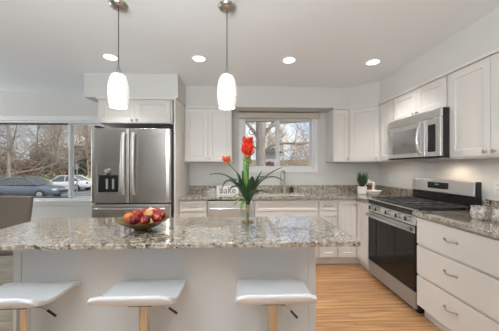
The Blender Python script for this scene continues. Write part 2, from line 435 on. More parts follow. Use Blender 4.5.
# soffits boxed down from the ceiling over the cabinets
ZS = 2.147
b = MB(); b.prism_z([(-0.773, YB), (-0.773, 3.36), (1.555, 3.36), (1.84, 3.10), (1.84, YF), (XR, YF), (XR, YB)], ZS, ZC)
struct(b.build('trim_1', 'wall'))
struct(MB().box(-1.90, -0.773, 2.95, YB, ZS, ZC).build('trim_2', 'wall'))
# crown strip where the cabinets meet the soffit
b = MB()
b.box(-0.775, -0.125, 3.345, 3.36, 2.122, ZS)
b.box(1.32, 1.56, 3.345, 3.36, 2.122, ZS)
b.prism_z([(1.555, 3.36), (1.545, 3.347), (1.825, 3.095), (1.84, 3.10)], 2.122, ZS)
b.box(1.822, 1.84, 0.5, 3.105, 2.122, ZS)
b.box(-1.75, -0.80, 2.935, 2.95, 2.122, ZS)
struct(b.build('trim_3', 'cab'))
# baseboards
struct(MB().box(XL, -1.92, YB - 0.014, YB, 0, 0.10).build('baseboard_back', 'trim', bevel=0.003))
struct(MB().box(XL, XL + 0.014, YF, YB, 0, 0.10).build('baseboard_left', 'trim', bevel=0.003))
# tile-smooth wall panel between counter and upper cabinets stays paint, lightened on the right wall for missing light

def window(name, x0, x1, z0, z1, mull, casing, sash=0.035, stool=True, mh=0.022):
    w = bpy.data.objects.new(name, None); C.objects.link(w); w.location = (x0, YB, z0); struct(w)
    W_, H_ = x1 - x0, z1 - z0
    f = MB(); t = 0.028
    f.box(0, W_, 0.0, 0.14, 0, t); f.box(0, W_, 0.0, 0.14, H_ - t, H_); f.box(0, t, 0.0, 0.14, t, H_ - t); f.box(W_ - t, W_, 0.0, 0.14, t, H_ - t)
    for m in mull: f.box(m - x0 - mh, m - x0 + mh, 0.03, 0.11, t, H_ - t)
    f.build('window_frame', 'trim', w, bevel=0.003)
    c = MB(); k = casing
    c.box(-k, W_ + k, -0.018, 0, H_, H_ + k); c.box(-k, 0, -0.018, 0, -k, H_); c.box(W_, W_ + k, -0.018, 0, -k, H_); c.box(0, W_, -0.018, 0, -k, 0)
    c.build('casing', 'trim', w, bevel=0.004)
    if stool: MB().box(-k - 0.02, W_ + k + 0.02, -0.05, -0.0185, -0.022, 0.004).build('sill', 'trim', w, bevel=0.004)
    xs = [x0 + t] + [q for m in mull for q in (m - mh, m + mh)] + [x1 - t]
    for i in range(0, len(xs), 2):
        a, bb = xs[i] - x0, xs[i + 1] - x0
        s = MB(); y = 0.06 if i % 4 == 0 else 0.075
        s.box(a, bb, y, y + 0.025, t, t + sash); s.box(a, bb, y, y + 0.025, H_ - t - sash, H_ - t)
        s.box(a, a + sash, y, y + 0.025, t + sash, H_ - t - sash); s.box(bb - sash, bb, y, y + 0.025, t + sash, H_ - t - sash)
        so = s.build('sash', 'trim', w, bevel=0.002)
        MB().box(a + sash, bb - sash, y + 0.010, y + 0.014, t + sash, H_ - t - sash).build('pane', 'pane', so)
    return w
window('window_1', *W1, (-2.615, -4.25), 0.075, 0.017, mh=0.012)
window('window_2', *W2, (0.578,), 0.06, 0.012, stool=False)
# unseen door and window frames, added to hold the rear and side fill
w = bpy.data.objects.new('added_door', None); C.objects.link(w); w.location = (-1.65, YF, 0); struct(w)
f = MB(); f.box(0, 0.06, -0.14, 0, 0, 2.15); f.box(2.64, 2.7, -0.14, 0, 0, 2.15); f.box(0.06, 2.64, -0.14, 0, 2.09, 2.15)
for q in (1.315,): f.box(q, q + 0.07, -0.1, -0.04, 0, 2.09)
f.build('door_frame', 'trim', w)
w = bpy.data.objects.new('added_window', None); C.objects.link(w); w.location = (XL, 1.97, 0.65); struct(w)
f = MB(); f.box(-0.14, 0, 0, 0.06, 0, 1.5); f.box(-0.14, 0, 1.54, 1.6, 0, 1.5); f.box(-0.14, 0, 0.06, 1.54, 0, 0.06); f.box(-0.14, 0, 0.06, 1.54, 1.44, 1.5); f.box(-0.1, -0.04, 0.77, 0.83, 0.06, 1.44)
f.build('window_frame', 'trim', w)

# window shade over the sink window
t = thing('window_shade', 'beige fabric shade valance above the sink window', 'window shade', (0.585, 3.66, 2.045))
MB().box(-0.62, 0.62, -0.05, 0.010, 0.0, 0.085).build('valance', 'shade_cloth', t, bevel=0.008)
MB().box(-0.615, 0.615, -0.045, 0.010, 0.085, 0.10).build('shadow_strip', 'eave', t)  # dark strip standing in for the shadow gap below the soffit

# ------------------------------------------------------------------ cabinets
def knob(parent, x, y, z):
    k = MB().lathe([(0.0, 0.026), (0.010, 0.0255), (0.0135, 0.021), (0.012, 0.016), (0.006, 0.012), (0.005, 0.004), (0.009, 0.0)], 16, (x, y, z), 'y')
    return k.build('knob', 'nickel', parent)
def pull(parent, x, y, z, L=0.10):
    m = MB()
    pts = []
    for i in range(13):
        f = i / 12
        pts.append((x + (f - 0.5) * L, y - 0.008 - 0.020 * math.sin(math.pi * f) ** 0.6, z + 0.004 * math.cos(math.pi * f * 2)))
    m.tube(pts, [0.0055 if 0 < i < 12 else 0.007 for i in range(13)], 10)
    for s in (-0.5, 0.5): m.lathe([(0.009, -0.0005), (0.009, 0.003), (0.006, 0.009)], 12, (x + s * L, y, z), 'y')
    return m.build('pull', 'nickel', parent)

DT = 0.019
def cabinet(name, label, loc, rz, w, h, d, fronts, group, toe=0.0):
    """fronts: (kind, x0, x1, z0, z1, hardware) ; local frame: face at y=0 looking to -y"""
    t = thing(name, label, 'cabinet', loc, rz, group)
    b = MB(); b.box(0, w, 0, d, toe, h)
    b.build('carcass', 'cab', t, bevel=0.002)
    if toe: MB().box(0, w, 0.06, d, 0.0, toe - 0.0005).build('toe_kick', 'cab', t)
    for k, x0, x1, z0, z1, hw in fronts:
        g = 0.0015
        m = MB()
        if k == 'slab':
            m.box(x0 + g, x1 - g, -DT - 0.0005, -0.0005, z0 + g, z1 - g); o = m.build('drawer', 'cab', t, bevel=0.004)
        elif k == 'drawer':
            m.panel(x0 + g, x1 - g, -DT - 0.0005, -0.0005, z0 + g, z1 - g, rail=0.030, dep=0.006); o = m.build('drawer', 'cab', t, bevel=0.0015)
        else:
            m.panel(x0 + g, x1 - g, -DT - 0.0005, -0.0005, z0 + g, z1 - g, rail=0.058); o = m.build('door', 'cab', t, bevel=0.0015)
        if hw:
            if hw[0] == 'knob': knob(o, hw[1], -DT - 0.0005, hw[2])
            else: pull(o, hw[1], -DT - 0.0005, hw[2])
    return t
UH = 0.762; UZ = 1.372; GU = 'white upper cabinets'; GB = 'white base cabinets'
K = 0.045
# over the refrigerator
cabinet('upper_cabinet', 'short white two-door cabinet above the refrigerator', (-1.745, 2.97, 1.835), 0, 0.90, 0.299, 0.71,
        [('door', 0.02, 0.45, 0.004, 0.285, ('knob', 0.42, 0.035)), ('door', 0.45, 0.88, 0.004, 0.285, ('knob', 0.48, 0.035))], GU)
# left of the sink window
cabinet('upper_cabinet', 'white two-door upper cabinet between refrigerator and sink window', (-0.795, 3.38, UZ), 0, 0.665, UH, 0.308,
        [('door', 0.012, 0.332, 0.012, 0.748, ('knob', 0.300, 0.05)), ('door', 0.332, 0.655, 0.012, 0.748, ('knob', 0.364, 0.05))], GU)
# right of the sink window
cabinet('upper_cabinet', 'narrow white upper cabinet right of the sink window', (1.325, 3.38, UZ), 0, 0.228, UH, 0.308,
        [('door', 0.006, 0.222, 0.012, 0.748, ('knob', 0.195, 0.05))], GU)
# diagonal corner
t = thing('upper_cabinet', 'white corner upper cabinet with a diagonal door', 'cabinet', (1.5555, 3.38, UZ), 0, GU)
MB().prism_z([(0, 0), (0.3025, -0.277), (0.6125, -0.277), (0.6125, 0.308), (0, 0.308)], 0, UH).build('carcass', 'cab', t, bevel=0.002)
ang = math.atan2(-0.277, 0.3025); LD = math.hypot(0.3025, 0.277)
m = MB(); m.panel(0.016, LD - 0.016, -DT - 0.0005, -0.0005, 0.012, 0.748, rail=0.058)
dd = m.build('door', 'cab', t, bevel=0.0015, rz=ang)
knob(dd, LD - 0.045, -DT - 0.0005, 0.05)
# right wall uppers (local x runs toward the camera)
r90 = -math.pi / 2
cabinet('upper_cabinet', 'narrow white upper cabinet left of the microwave', (1.859, 3.099, UZ), r90, 0.287, UH, 0.309,
        [('door', 0.006, 0.281, 0.012, 0.748, None)], GU)
cabinet('upper_cabinet', 'short white two-door cabinet above the microwave', (1.859, 2.81, 1.835), r90, 0.745, 0.299, 0.309,
        [('door', 0.008, 0.372, 0.006, 0.285, ('knob', 0.345, 0.03)), ('door', 0.372, 0.735, 0.006, 0.285, ('knob', 0.400, 0.03))], GU)
cabinet('upper_cabinet', 'tall white two-door upper cabinet right of the microwave', (1.859, 2.063, UZ), r90, 0.74, UH, 0.309,
        [('door', 0.018, 0.372, 0.012, 0.748, ('knob', 0.340, 0.045)), ('door', 0.372, 0.728, 0.012, 0.748, ('knob', 0.404, 0.045))], GU)
# refrigerator end panel
MBp = MB().box(-0.0225, 0, 0, 0.755, 0, 2.147).build('end_panel', 'cab', bevel=0.002, loc=(-0.7965, 2.93, 0))
tag(MBp, 'tall white panel standing right of the refrigerator', 'cabinet panel')

BZ = 0.883
def base(label, x0, w, fronts): return cabinet('base_cabinet', label, (x0, 3.10, 0), 0, w, BZ, 0.585, fronts, GB, 0.10)
base('white base cabinet between refrigerator panel and dishwasher', -0.795, 0.355,
     [('drawer', 0.008, 0.347, 0.725, 0.862, ('pull', 0.178, 0.793)), ('door', 0.008, 0.347, 0.115, 0.715, ('knob', 0.310, 0.66))])
base('white sink base cabinet with blank front under the window', 0.175, 0.845,
     [('drawer', 0.010, 0.835, 0.725, 0.862, None), ('door', 0.010, 0.422, 0.115, 0.715, ('knob', 0.385, 0.66)), ('door', 0.424, 0.835, 0.115, 0.715, ('knob', 0.46, 0.66))])
base('narrow white base cabinet with drawer right of the sink cabinet', 1.022, 0.248,
     [('drawer', 0.006, 0.242, 0.725, 0.862, ('pull', 0.124, 0.793)), ('door', 0.006, 0.242, 0.115, 0.715, ('knob', 0.21, 0.66))])
# corner base cabinet: a door on the back run and a narrow face beside the range
t = thing('base_cabinet', 'white corner base cabinet beside the range', 'cabinet', (1.272, 3.10, 0), 0, GB)
MB().prism_z([(0, 0), (0.268, 0), (0.268, -0.293), (0.893, -0.293), (0.893, 0.585), (0, 0.585)], 0.10, BZ).build('carcass', 'cab', t, bevel=0.002)
MB().prism_z([(0, 0.06), (0.328, 0.06), (0.328, -0.293), (0.893, -0.293), (0.893, 0.585), (0, 0.585)], 0, 0.0995).build('toe_kick', 'cab', t)
m = MB(); m.panel(0.006, 0.246, -DT - 0.0005, -0.0005, 0.115, 0.862, rail=0.058); o = m.build('door', 'cab', t, bevel=0.0015); knob(o, 0.215, -DT - 0.0005, 0.80)
m = MB(); m.panel(0.022, 0.29, -DT - 0.0005, -0.0005, 0.115, 0.862, rail=0.05); m.build('door', 'cab', t, bevel=0.0015, loc=(0.268, 0.0, 0), rz=r90)
# drawers right of the range
def rbase(label, y0, w, fronts): return cabinet('base_cabinet', label, (1.54, y0, 0), r90, w, BZ, 0.625, fronts, GB, 0.10)
rbase('white three-drawer base cabinet right of the range', 2.018, 0.70,
      [('slab', 0.008, 0.692, 0.640, 0.866, ('pull', 0.345, 0.762)), ('slab', 0.008, 0.692, 0.380, 0.628, ('pull', 0.345, 0.525)), ('slab', 0.008, 0.692, 0.112, 0.368, ('pull', 0.345, 0.262))])
rbase('white two-door base cabinet nearest the camera on the right', 1.316, 0.80,
      [('door', 0.008, 0.40, 0.112, 0.866, ('knob', 0.37, 0.80)), ('door', 0.40, 0.792, 0.112, 0.866, ('knob', 0.43, 0.80))])

# ------------------------------------------------------------------ countertops
CT0, CT1 = 0.8845, 0.914
t = thing('countertop', 'speckled granite countertop along the back wall with the sink', 'countertop', (0, 3.69, CT0))
SX0, SX1, SY0, SY1 = 0.22, 0.96, -0.53, -0.13
b = MB(); h = CT1 - CT0; y0 = -0.645; y1 = -0.002
b.box(-0.795, SX0, y0, y1, 0, h); b.box(SX1, 1.49, y0, y1, 0, h); b.box(SX0, SX1, y0, SY0, 0, h); b.box(SX0, SX1, SY1, y1, 0, h)
b.box(1.49, XR - 0.002, -0.88, y1, 0, h)
b.build('slab', 'granite', t)
b = MB(); b.box(-0.795, XR - 0.0225, -0.022, -0.002, h + 0.0003, h + 0.102); b.box(XR - 0.0225, XR - 0.002, -0.88, -0.002, h + 0.0003, h + 0.102)
b.build('backsplash', 'granite', t)
t = thing('countertop', 'speckled granite countertop right of the range', 'countertop', (1.49, 2.024, CT0))
MB().box(0, XR - 1.492, -1.55, 0, 0, h).build('slab', 'granite', t, bevel=0.004)
MB().box(XR - 1.5125, XR - 1.492, -1.55, 0, h + 0.0003, h + 0.102).build('backsplash', 'granite', t)
# sink
t = thing('sink', 'stainless undermount sink set into the back countertop', 'sink', (SX0, 3.69 + SY0, 0.884))
b = MB(); w_, d_ = SX1 - SX0, SY1 - SY0
vs = [(0, 0, 0), (w_, 0, 0), (w_, d_, 0), (0, d_, 0), (0.02, 0.02, -0.18), (w_ - 0.02, 0.02, -0.18), (w_ - 0.02, d_ - 0.02, -0.18), (0.02, d_ - 0.02, -0.18)]
b.add(vs, [(0, 4, 5, 1), (1, 5, 6, 2), (2, 6, 7, 3), (3, 7, 4, 0), (4, 7, 6, 5)])
o = b.build('basin', 'fridge_steel', t); sm = o.modifiers.new('thick', 'SOLIDIFY'); sm.thickness = 0.002
MB().lathe([(0, 0.002), (0.04, 0.002), (0.043, 0)], 20, (w_ / 2, d_ / 2, -0.177)).build('drain', 'chrome', t)
# faucet
t = thing('faucet', 'chrome gooseneck faucet standing behind the sink', 'faucet', (0.665, 3.615, CT1))
MB().lathe([(0.028, 0), (0.028, 0.008), (0.020, 0.018), (0.018, 0.10), (0.015, 0.11)], 20).build('base', 'nickel', t)
pts = [(0, 0, 0.10), (0, 0, 0.25)]
for i in range(13):
    a = math.pi * i / 12
    pts.append((-0.085 * (1 - math.cos(a)) * 0.5, -0.085 * (1 - math.cos(a)), 0.25 + 0.085 * math.sin(a)))
pts.append((-0.085, -0.17, 0.20))
MB().tube(pts, 0.0125, 14).build('spout', 'nickel', t)
MB().tube([(-0.085, -0.17, 0.205), (-0.085, -0.17, 0.13)], [0.0155, 0.018], 14).build('spray_head', 'chrome', t)
MB().tube([(0.015, 0, 0.075), (0.04, 0, 0.08), (0.075, -0.005, 0.125)], [0.009, 0.008, 0.006], 10).build('lever', 'chrome', t)
t = thing('soap_dispenser', 'small dark soap pump beside the faucet', 'soap dispenser', (0.77, 3.60, CT1))
MB().lathe([(0.030, 0), (0.032, 0.01), (0.030, 0.07), (0.014, 0.082), (0.014, 0.092)], 18).build('bottle', 'dark_plastic', t)
MB().tube([(0, 0, 0.09), (0, 0, 0.125), (-0.01, -0.02, 0.128), (-0.02, -0.04, 0.12)], 0.006, 10).build('pump', 'chrome', t)

# ------------------------------------------------------------------ dishwasher
t = thing('dishwasher', 'stainless dishwasher under the back countertop', 'dishwasher', (-0.434, 3.10, 0))
MB().box(0, 0.604, 0.02, 0.58, 0.10, 0.882).build('body', 'dark_plastic', t)
MB().box(0, 0.604, 0.06, 0.58, 0.0, 0.099).build('toe_kick', 'dark_plastic', t)
d = MB().box(0.003, 0.601, -0.02, 0.0195, 0.105, 0.860).build('door', 'steel_h', t, bevel=0.004)
m = MB().tube([(0.05, -0.055, 0.765), (0.555, -0.055, 0.765)], 0.010, 12)
for q in (0.07, 0.535): m.tube([(q, -0.02, 0.765), (q, -0.055, 0.765)], 0.007, 8)
m.build('handle', 'handle_steel', d)
MB().box(0.003, 0.601, -0.012, 0.0195, 0.863, 0.874).build('control_strip', 'black', t)

# ------------------------------------------------------------------ refrigerator
FX0, FX1, FY = -1.712, -0.826, 2.78
t = thing('refrigerator', 'stainless french-door refrigerator with water dispenser', 'refrigerator', (FX0, FY, 0))
FW = FX1 - FX0; FM = 0.432
MB().box(0.004, FW - 0.004, 0.075, 0.84, 0.03, 1.755).build('cabinet_body', 'dark_plastic', t, bevel=0.004)
def fdoor(x0, x1):
    m = MB(); n = 12; zz = [0.885, 1.745]
    prof = []
    for i in range(n + 1):
        f = i / n; x = x0 + (x1 - x0) * f
        e = min(f, 1 - f) * (x1 - x0); y = 0.004 * max(0, 1 - e / 0.014) ** 2 - 0.004 * math.sin(math.pi * f)
        prof.append((x, y))
    poly = prof + [(x1, 0.072), (x0, 0.072)]
    m.prism_z(poly, *zz)
    return m.build('door', 'fridge_steel', t, bevel=0.004)
dl = fdoor(0.001, FM - 0.004); dr = fdoor(FM + 0.004, FW - 0.001)
def fhandle(x, parent):
    m = MB(); pts = []
    for i in range(17):
        f = i / 16; pts.append((x, -0.022 - 0.030 * math.sin(math.pi * f) ** 0.5, 0.985 + 0.705 * f))
    m.tube(pts, 0.022, 12, flat=0.6)
    for z in (1.0, 1.675): m.tube([(x, -0.001, z), (x, -0.026, z)], 0.013, 10)
    tag(m.build('handle', 'satin_steel', parent), 'pale steel vertical handle')
fhandle(FM - 0.056, dl); fhandle(FM + 0.052, dr)
dx0, dx1 = 0.070, 0.325
o = MB()
o.box(dx0, dx1, -0.010, 0.004, 1.205, 1.345); dp = o.build('dispenser_panel', 'fridge_steel', dl, bevel=0.003)
o = MB(); o.box(dx0, dx0 + 0.014, -0.010, 0.002, 0.995, 1.204); o.box(dx1 - 0.014, dx1, -0.010, 0.002, 0.995, 1.204); o.box(dx0 + 0.014, dx1 - 0.014, -0.010, 0.002, 0.995, 1.012)
o.build('dispenser_frame', 'fridge_steel', dl, bevel=0.002)
MB().box(dx0 + 0.014, dx1 - 0.014, -0.0075, -0.0042, 1.012, 1.204).build('dispenser_recess', 'black', dl)
for q in (0.160, 0.230): MB().box(dx0 + q - 0.055, dx0 + q - 0.035, -0.018, -0.0076, 1.05, 1.165).build('dispenser_paddle', 'drawer_steel', dl, bevel=0.002)
MB().lathe([(0, 0.030), (0.03, 0.026), (0.04, 0.0)], 20, (dx0 + 0.125, -0.010, 1.245), 'y').build('dispenser_spout', 'handle_steel', dl)
fz = MB().box(0.001, FW - 0.001, 0.0, 0.072, 0.06, 0.872).build('freezer_drawer', 'fridge_steel', t, bevel=0.012)
m = MB(); pts = [(0.05 + (FW - 0.10) * i / 16, -0.030 - 0.022 * math.sin(math.pi * i / 16) ** 0.5, 0.825) for i in range(17)]
m.tube(pts, 0.017, 12, flat=0.75)
for q in (0.07, FW - 0.07): m.tube([(q, 0.0, 0.825), (q, -0.034, 0.825)], 0.013, 10)
m.build('handle', 'handle_steel', fz)
for q in (0.05, FW - 0.05): MB().box(q - 0.03, q + 0.03, 0.02, 0.14, 1.7565, 1.775).build('hinge_cap', 'dark_plastic', t, bevel=0.004)
MB().lathe([(0, 0.0015), (0.014, 0.0015), (0.016, 0)], 20, (FW - 0.07, 0.0, 1.70), 'y').build('badge', 'handle_steel', dr)
MB().box(0.02, FW - 0.02, 0.06, 0.80, 0.0, 0.0295).build('plinth', 'black', t)

# ------------------------------------------------------------------ range (local x toward the camera, front at y=0)
t = thing('range', 'stainless gas range with black oven door', 'stove', (1.53, 2.802, 0), r90)
RW = 0.766
MB().box(0.003, RW - 0.003, 0.026, 0.62, 0.03, 0.899).build('body', 'black', t)
MB().box(0.02, RW - 0.02, 0.05, 0.60, 0.0, 0.0295).build('plinth', 'black', t)
MB().box(0.002, RW - 0.002, 0.0, 0.0255, 0.045, 0.195).build('storage_drawer', 'drawer_steel', t, bevel=0.003)
od = MB().box(0.002, RW - 0.002, 0.0, 0.0255, 0.200, 0.775).build('oven_door', 'black', t, bevel=0.003)
MB().box(0.004, RW - 0.004, -0.004, -0.0005, 0.203, 0.715).build('oven_glass', 'dark_glass', od, bevel=0.001)
MB().box(0.004, RW - 0.004, -0.006, -0.0005, 0.7155, 0.773).build('door_trim', 'steel_h', od, bevel=0.002)
m = MB(); pts = [(0.03 + (RW - 0.06) * i / 16, -0.040 - 0.014 * math.sin(math.pi * i / 16), 0.742) for i in range(17)]
m.tube(pts, 0.019, 12, flat=0.8)
m.build('handle', 'handle_steel', od)
for q in (0.045, RW - 0.045): MB().box(q - 0.013, q + 0.013, -0.042, -0.0065, 0.728, 0.756).build('handle_mount', 'black', od, bevel=0.003)
cp = MB()
pr = [(-0.004, 0.783), (-0.004, 0.79), (0.022, 0.868), (0.0255, 0.868), (0.0255, 0.783)]
n = len(pr); vs = [(0.002, p[0], p[1]) for p in pr] + [(RW - 0.002, p[0], p[1]) for p in pr]
cp.add(vs, [tuple(range(n)), tuple(reversed(range(n, 2 * n)))] + [(i, i + n, (i + 1) % n + n, (i + 1) % n) for i in range(n)])
cpo = cp.build('control_panel', 'steel_h', t)
for q in (0.075, 0.20, 0.385, 0.545, 0.68):
    k = MB().lathe([(0.0, 0.034), (0.016, 0.033), (0.018, 0.028), (0.020, 0.010), (0.026, 0.007), (0.026, -0.004)], 20, (q, 0.006, 0.828), 'y')
    ko = k.build('knob', 'nickel', cpo)
    MB().box(q - 0.008, q + 0.008, -0.038, -0.0275, 0.810, 0.848).build('knob_grip', 'black', ko)
MB().box(0.0, RW, -0.004, 0.025, 0.8685, 0.8995).build('front_trim', 'black', t, bevel=0.003)
MB().box(0.0, RW, -0.004, 0.52, 0.900, 0.916).build('cooktop', 'black', t, bevel=0.003)
MB().box(0.0, RW, -0.006, 0.030, 0.9165, 0.922).build('cooktop_edge', 'steel_h', t, bevel=0.001)
for bx, by, br in ((0.15, 0.14, 0.045), (0.15, 0.39, 0.035), (0.383, 0.265, 0.05), (0.616, 0.14, 0.045), (0.616, 0.39, 0.035)):
    MB().lathe([(br, 0.9165), (br, 0.926), (br * 0.75, 0.928), (br * 0.75, 0.934), (0, 0.936)], 24, (bx, by, 0)).build('burner', 'iron', t)
for gx in (0.02, 0.266, 0.512):
    g = MB(); a, c = gx, gx + 0.236; zt = 0.948; q = 0.006
    for yy in (0.03, 0.265, 0.50): g.box(a, c, yy - q, yy + q, zt - 0.014, zt)
    for xx in (a + q, (a + c) / 2, c - q): g.box(xx - q, xx + q, 0.03, 0.50, zt - 0.013, zt + 0.001)
    for yy in (0.15, 0.385): g.box(a + 0.02, c - 0.02, yy - q, yy + q, zt - 0.012, zt + 0.002)
    for xx in (a + q, c - q):
        for yy in (0.036, 0.494): g.box(xx - q, xx + q, yy - q, yy + q, 0.9165, zt - 0.01)
    g.build('grate', 'iron', t, bevel=0.002)
MB().box(0.0, RW, 0.540, 0.600, 0.900, 1.035).build('backguard_riser', 'black', t, bevel=0.003)
MB().box(RW - 0.0005, RW + 0.005, 0.545, 0.600, 0.93, 1.167).build('backguard_cap', 'black', t, bevel=0.003)
bgp = MB(); pr = [(0.530, 1.036), (0.543, 1.165), (0.600, 1.165), (0.600, 1.036)]
n = 4; vs = [(0.0, p[0], p[1]) for p in pr] + [(RW - 0.001, p[0], p[1]) for p in pr]
bgp.add(vs, [tuple(range(n)), tuple(reversed(range(n, 2 * n)))] + [(i, i + n, (i + 1) % n + n, (i + 1) % n) for i in range(n)])
bg_ = bgp.build('backguard', 'steel_h', t, bevel=0.004)
dsp = MB().box(0.25, 0.50, 0.524, 0.540, 1.075, 1.14).build('display', 'display', bg_, bevel=0.001)
m = MB()
m.box(0.35, 0.40, 0.5225, 0.524, 1.112, 1.124)
m.build('display_digits', 'digit', dsp)

# ------------------------------------------------------------------ microwave
t = thing('microwave', 'stainless over-the-range microwave below the short cabinets', 'microwave', (1.76, 2.802, 1.386), r90)
MB().box(0.002, RW, 0.022, 0.405, 0.004, 0.444).build('body', 'black', t, bevel=0.003)
MB().box(0.0, RW, 0.0, 0.0215, 0.365, 0.444).build('vent_panel', 'steel_h', t, bevel=0.004)
m = MB()
for q in range(18): m.box(0.06 + q * 0.036, 0.085 + q * 0.036, 0.03, 0.10, 0.4445, 0.4465)
m.build('vent_slots', 'gap', t)
dr = MB().box(0.0, 0.585, -0.004, 0.0215, 0.012, 0.360).build('door', 'steel_h', t, bevel=0.005)
MB().box(0.045, 0.515, -0.006, -0.0042, 0.055, 0.305).build('door_window', 'mw_glass', dr, bevel=0.001)
m = MB(); pts = [(0.553, -0.022 - 0.034 * math.sin(math.pi * i / 14) ** 0.6, 0.035 + 0.30 * i / 14) for i in range(15)]
m.tube(pts, 0.014, 12)
for z in (0.045, 0.325): m.tube([(0.553, -0.0045, z), (0.553, -0.03, z)], 0.010, 10)
m.build('handle', 'handle_steel', dr)
cpn = MB().box(0.588, RW, -0.004, 0.0215, 0.012, 0.360).build('control_panel', 'steel_h', t, bevel=0.005)
kp = MB().box(0.625, 0.712, -0.006, -0.0042, 0.055, 0.305).build('keypad', 'display', cpn, bevel=0.001)
m = MB()
for i in range(3):
    for j in range(6): m.box(0.636 + i * 0.024, 0.652 + i * 0.024, -0.0068, -0.0061, 0.070 + j * 0.028, 0.084 + j * 0.028)
m.build('keys', 'dark_plastic', kp)
MB().box(0.0, RW, 0.0, 0.35, -0.002, 0.0035).build('bottom_plate', 'black', t)
MB().box(0.45, 0.55, 0.24, 0.28, -0.0035, -0.0022).build('cooktop_lamp', 'shade', t)
lamp('cooktop_lamp_light', 'SPOT', (1.99, 2.27, 1.379), 3.5, (1, 0.80, 0.58), spot_size=R(160), spot_blend=0.6, shadow_soft_size=0.015)

# added fill spots, unseen, to lift the wall under the right-hand uppers
for ux, uy, ue in ((1.78, 3.15, 1.6), (1.93, 2.95, 0.5), (1.93, 1.72, 1.6)):
    lamp('under_cabinet_fill', 'SPOT', (ux, uy, 1.366), ue, (1, 0.92, 0.82), spot_size=R(172), spot_blend=0.5, shadow_soft_size=0.006)

# ------------------------------------------------------------------ island
t = thing('kitchen_island', 'white kitchen island with speckled granite top and overhang', 'kitchen island', (-0.44, 1.53, 0))
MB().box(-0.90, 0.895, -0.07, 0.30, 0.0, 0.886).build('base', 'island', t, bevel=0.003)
for a, c in ((-0.906, -0.86), (0.855, 0.901)): MB().box(a, c, -0.076, -0.0705, 0.0, 0.885).build('corner_trim', 'island', t, bevel=0.002)
MB().box(-1.06, 1.062, -0.318, 0.325, 0.8865, 0.914).build('top', 'granite', t, bevel=0.006)

# ------------------------------------------------------------------ pendants and downlights
def pendant(x, y, label):
    t = thing('pendant_light', label, 'pendant lamp', (x, y, ZC), 0, 'pendant lamps over the island')
    MB().lathe([(0, -0.032), (0.030, -0.031), (0.055, -0.020), (0.063, -0.004), (0.063, 0)], 32).build('canopy', 'nickel', t)
    MB().tube([(0, 0, -0.03), (0, 0, -0.45)], 0.0028, 8).build('cord', 'dark_plastic', t)
    MB().lathe([(0.004, -0.43), (0.009, -0.435), (0.013, -0.465), (0.022, -0.480), (0.024, -0.490)], 20).build('socket', 'nickel', t)
    pr = [(0.028, -0.4865), (0.044, -0.495), (0.057, -0.525), (0.066, -0.565), (0.0695, -0.605), (0.068, -0.655), (0.062, -0.700), (0.055, -0.722),
          (0.052, -0.720), (0.058, -0.695), (0.064, -0.65), (0.065, -0.605), (0.060, -0.56), (0.052, -0.525), (0.040, -0.50), (0.026, -0.4905)]
    tag(MB().lathe(pr, 36, closed=True).build('lamp_shade', 'shade', t), 'glowing white mottled glass shade')
    MB().lathe([(0.0, -0.655), (0.018, -0.65), (0.027, -0.63), (0.022, -0.60), (0.012, -0.57), (0.012, -0.4905)], 16).build('bulb', 'light_disc', t)
    lamp('pendant_bulb_light', 'POINT', (x, y, ZC - 0.71), 5.0, (1, 0.93, 0.82), shadow_soft_size=0.04)
pendant(-0.858, 1.70, 'left pendant lamp with mottled white glass shade above the fruit bowl')
pendant(-0.099, 1.69, 'right pendant lamp with mottled white glass shade near the red flowers')
def downlight(x, y, label=None, e=15.0, ang=100):
    t = thing('recessed_light', label or 'round recessed ceiling light', 'ceiling light', (x, y, ZC), 0, 'recessed ceiling lights')
    MB().lathe([(0.062, -0.004), (0.066, -0.006), (0.078, -0.003), (0.080, 0)], 32).build('trim_ring', 'trim', t)
    MB().lathe([(0.0, -0.0065), (0.061, -0.0065), (0.0615, -0.0045)], 32).build('lens', 'light_disc', t)
    lamp('recessed_light_beam', 'SPOT', (x, y, ZC - 0.02), e * 3.2, (1, 0.97, 0.93), spot_size=R(ang), spot_blend=0.8, shadow_soft_size=0.06)
downlight(-1.352, 2.516, 'round recessed ceiling light in front of the refrigerator, leftmost of four')
downlight(-0.441, 2.518, 'round recessed ceiling light above left of the right pendant, second from left')
downlight(0.511, 2.519, 'round recessed ceiling light in front of the sink window', 15.0, 112)
downlight(1.432, 2.534, 'round recessed ceiling light near the corner cabinet, rightmost of four', 14.0, 116)
for dx_ in (-2.2, -0.9, 0.4, 1.4): lamp('ceiling_fill_spot', 'SPOT', (dx_, 0.35, ZC - 0.02), 8, (1, 0.97, 0.92), spot_size=R(140), spot_blend=0.9, shadow_soft_size=0.08)  # added out-of-view fill without fixtures, brightens the stool seats
for dx_ in (-3.6, -3.2): lamp('dining_fill_spot', 'SPOT', (dx_, 2.0, ZC - 0.02), 20, (1, 0.97, 0.92), spot_size=R(140), spot_blend=0.9, shadow_soft_size=0.08)  # added fill over the dining side, no fixtures

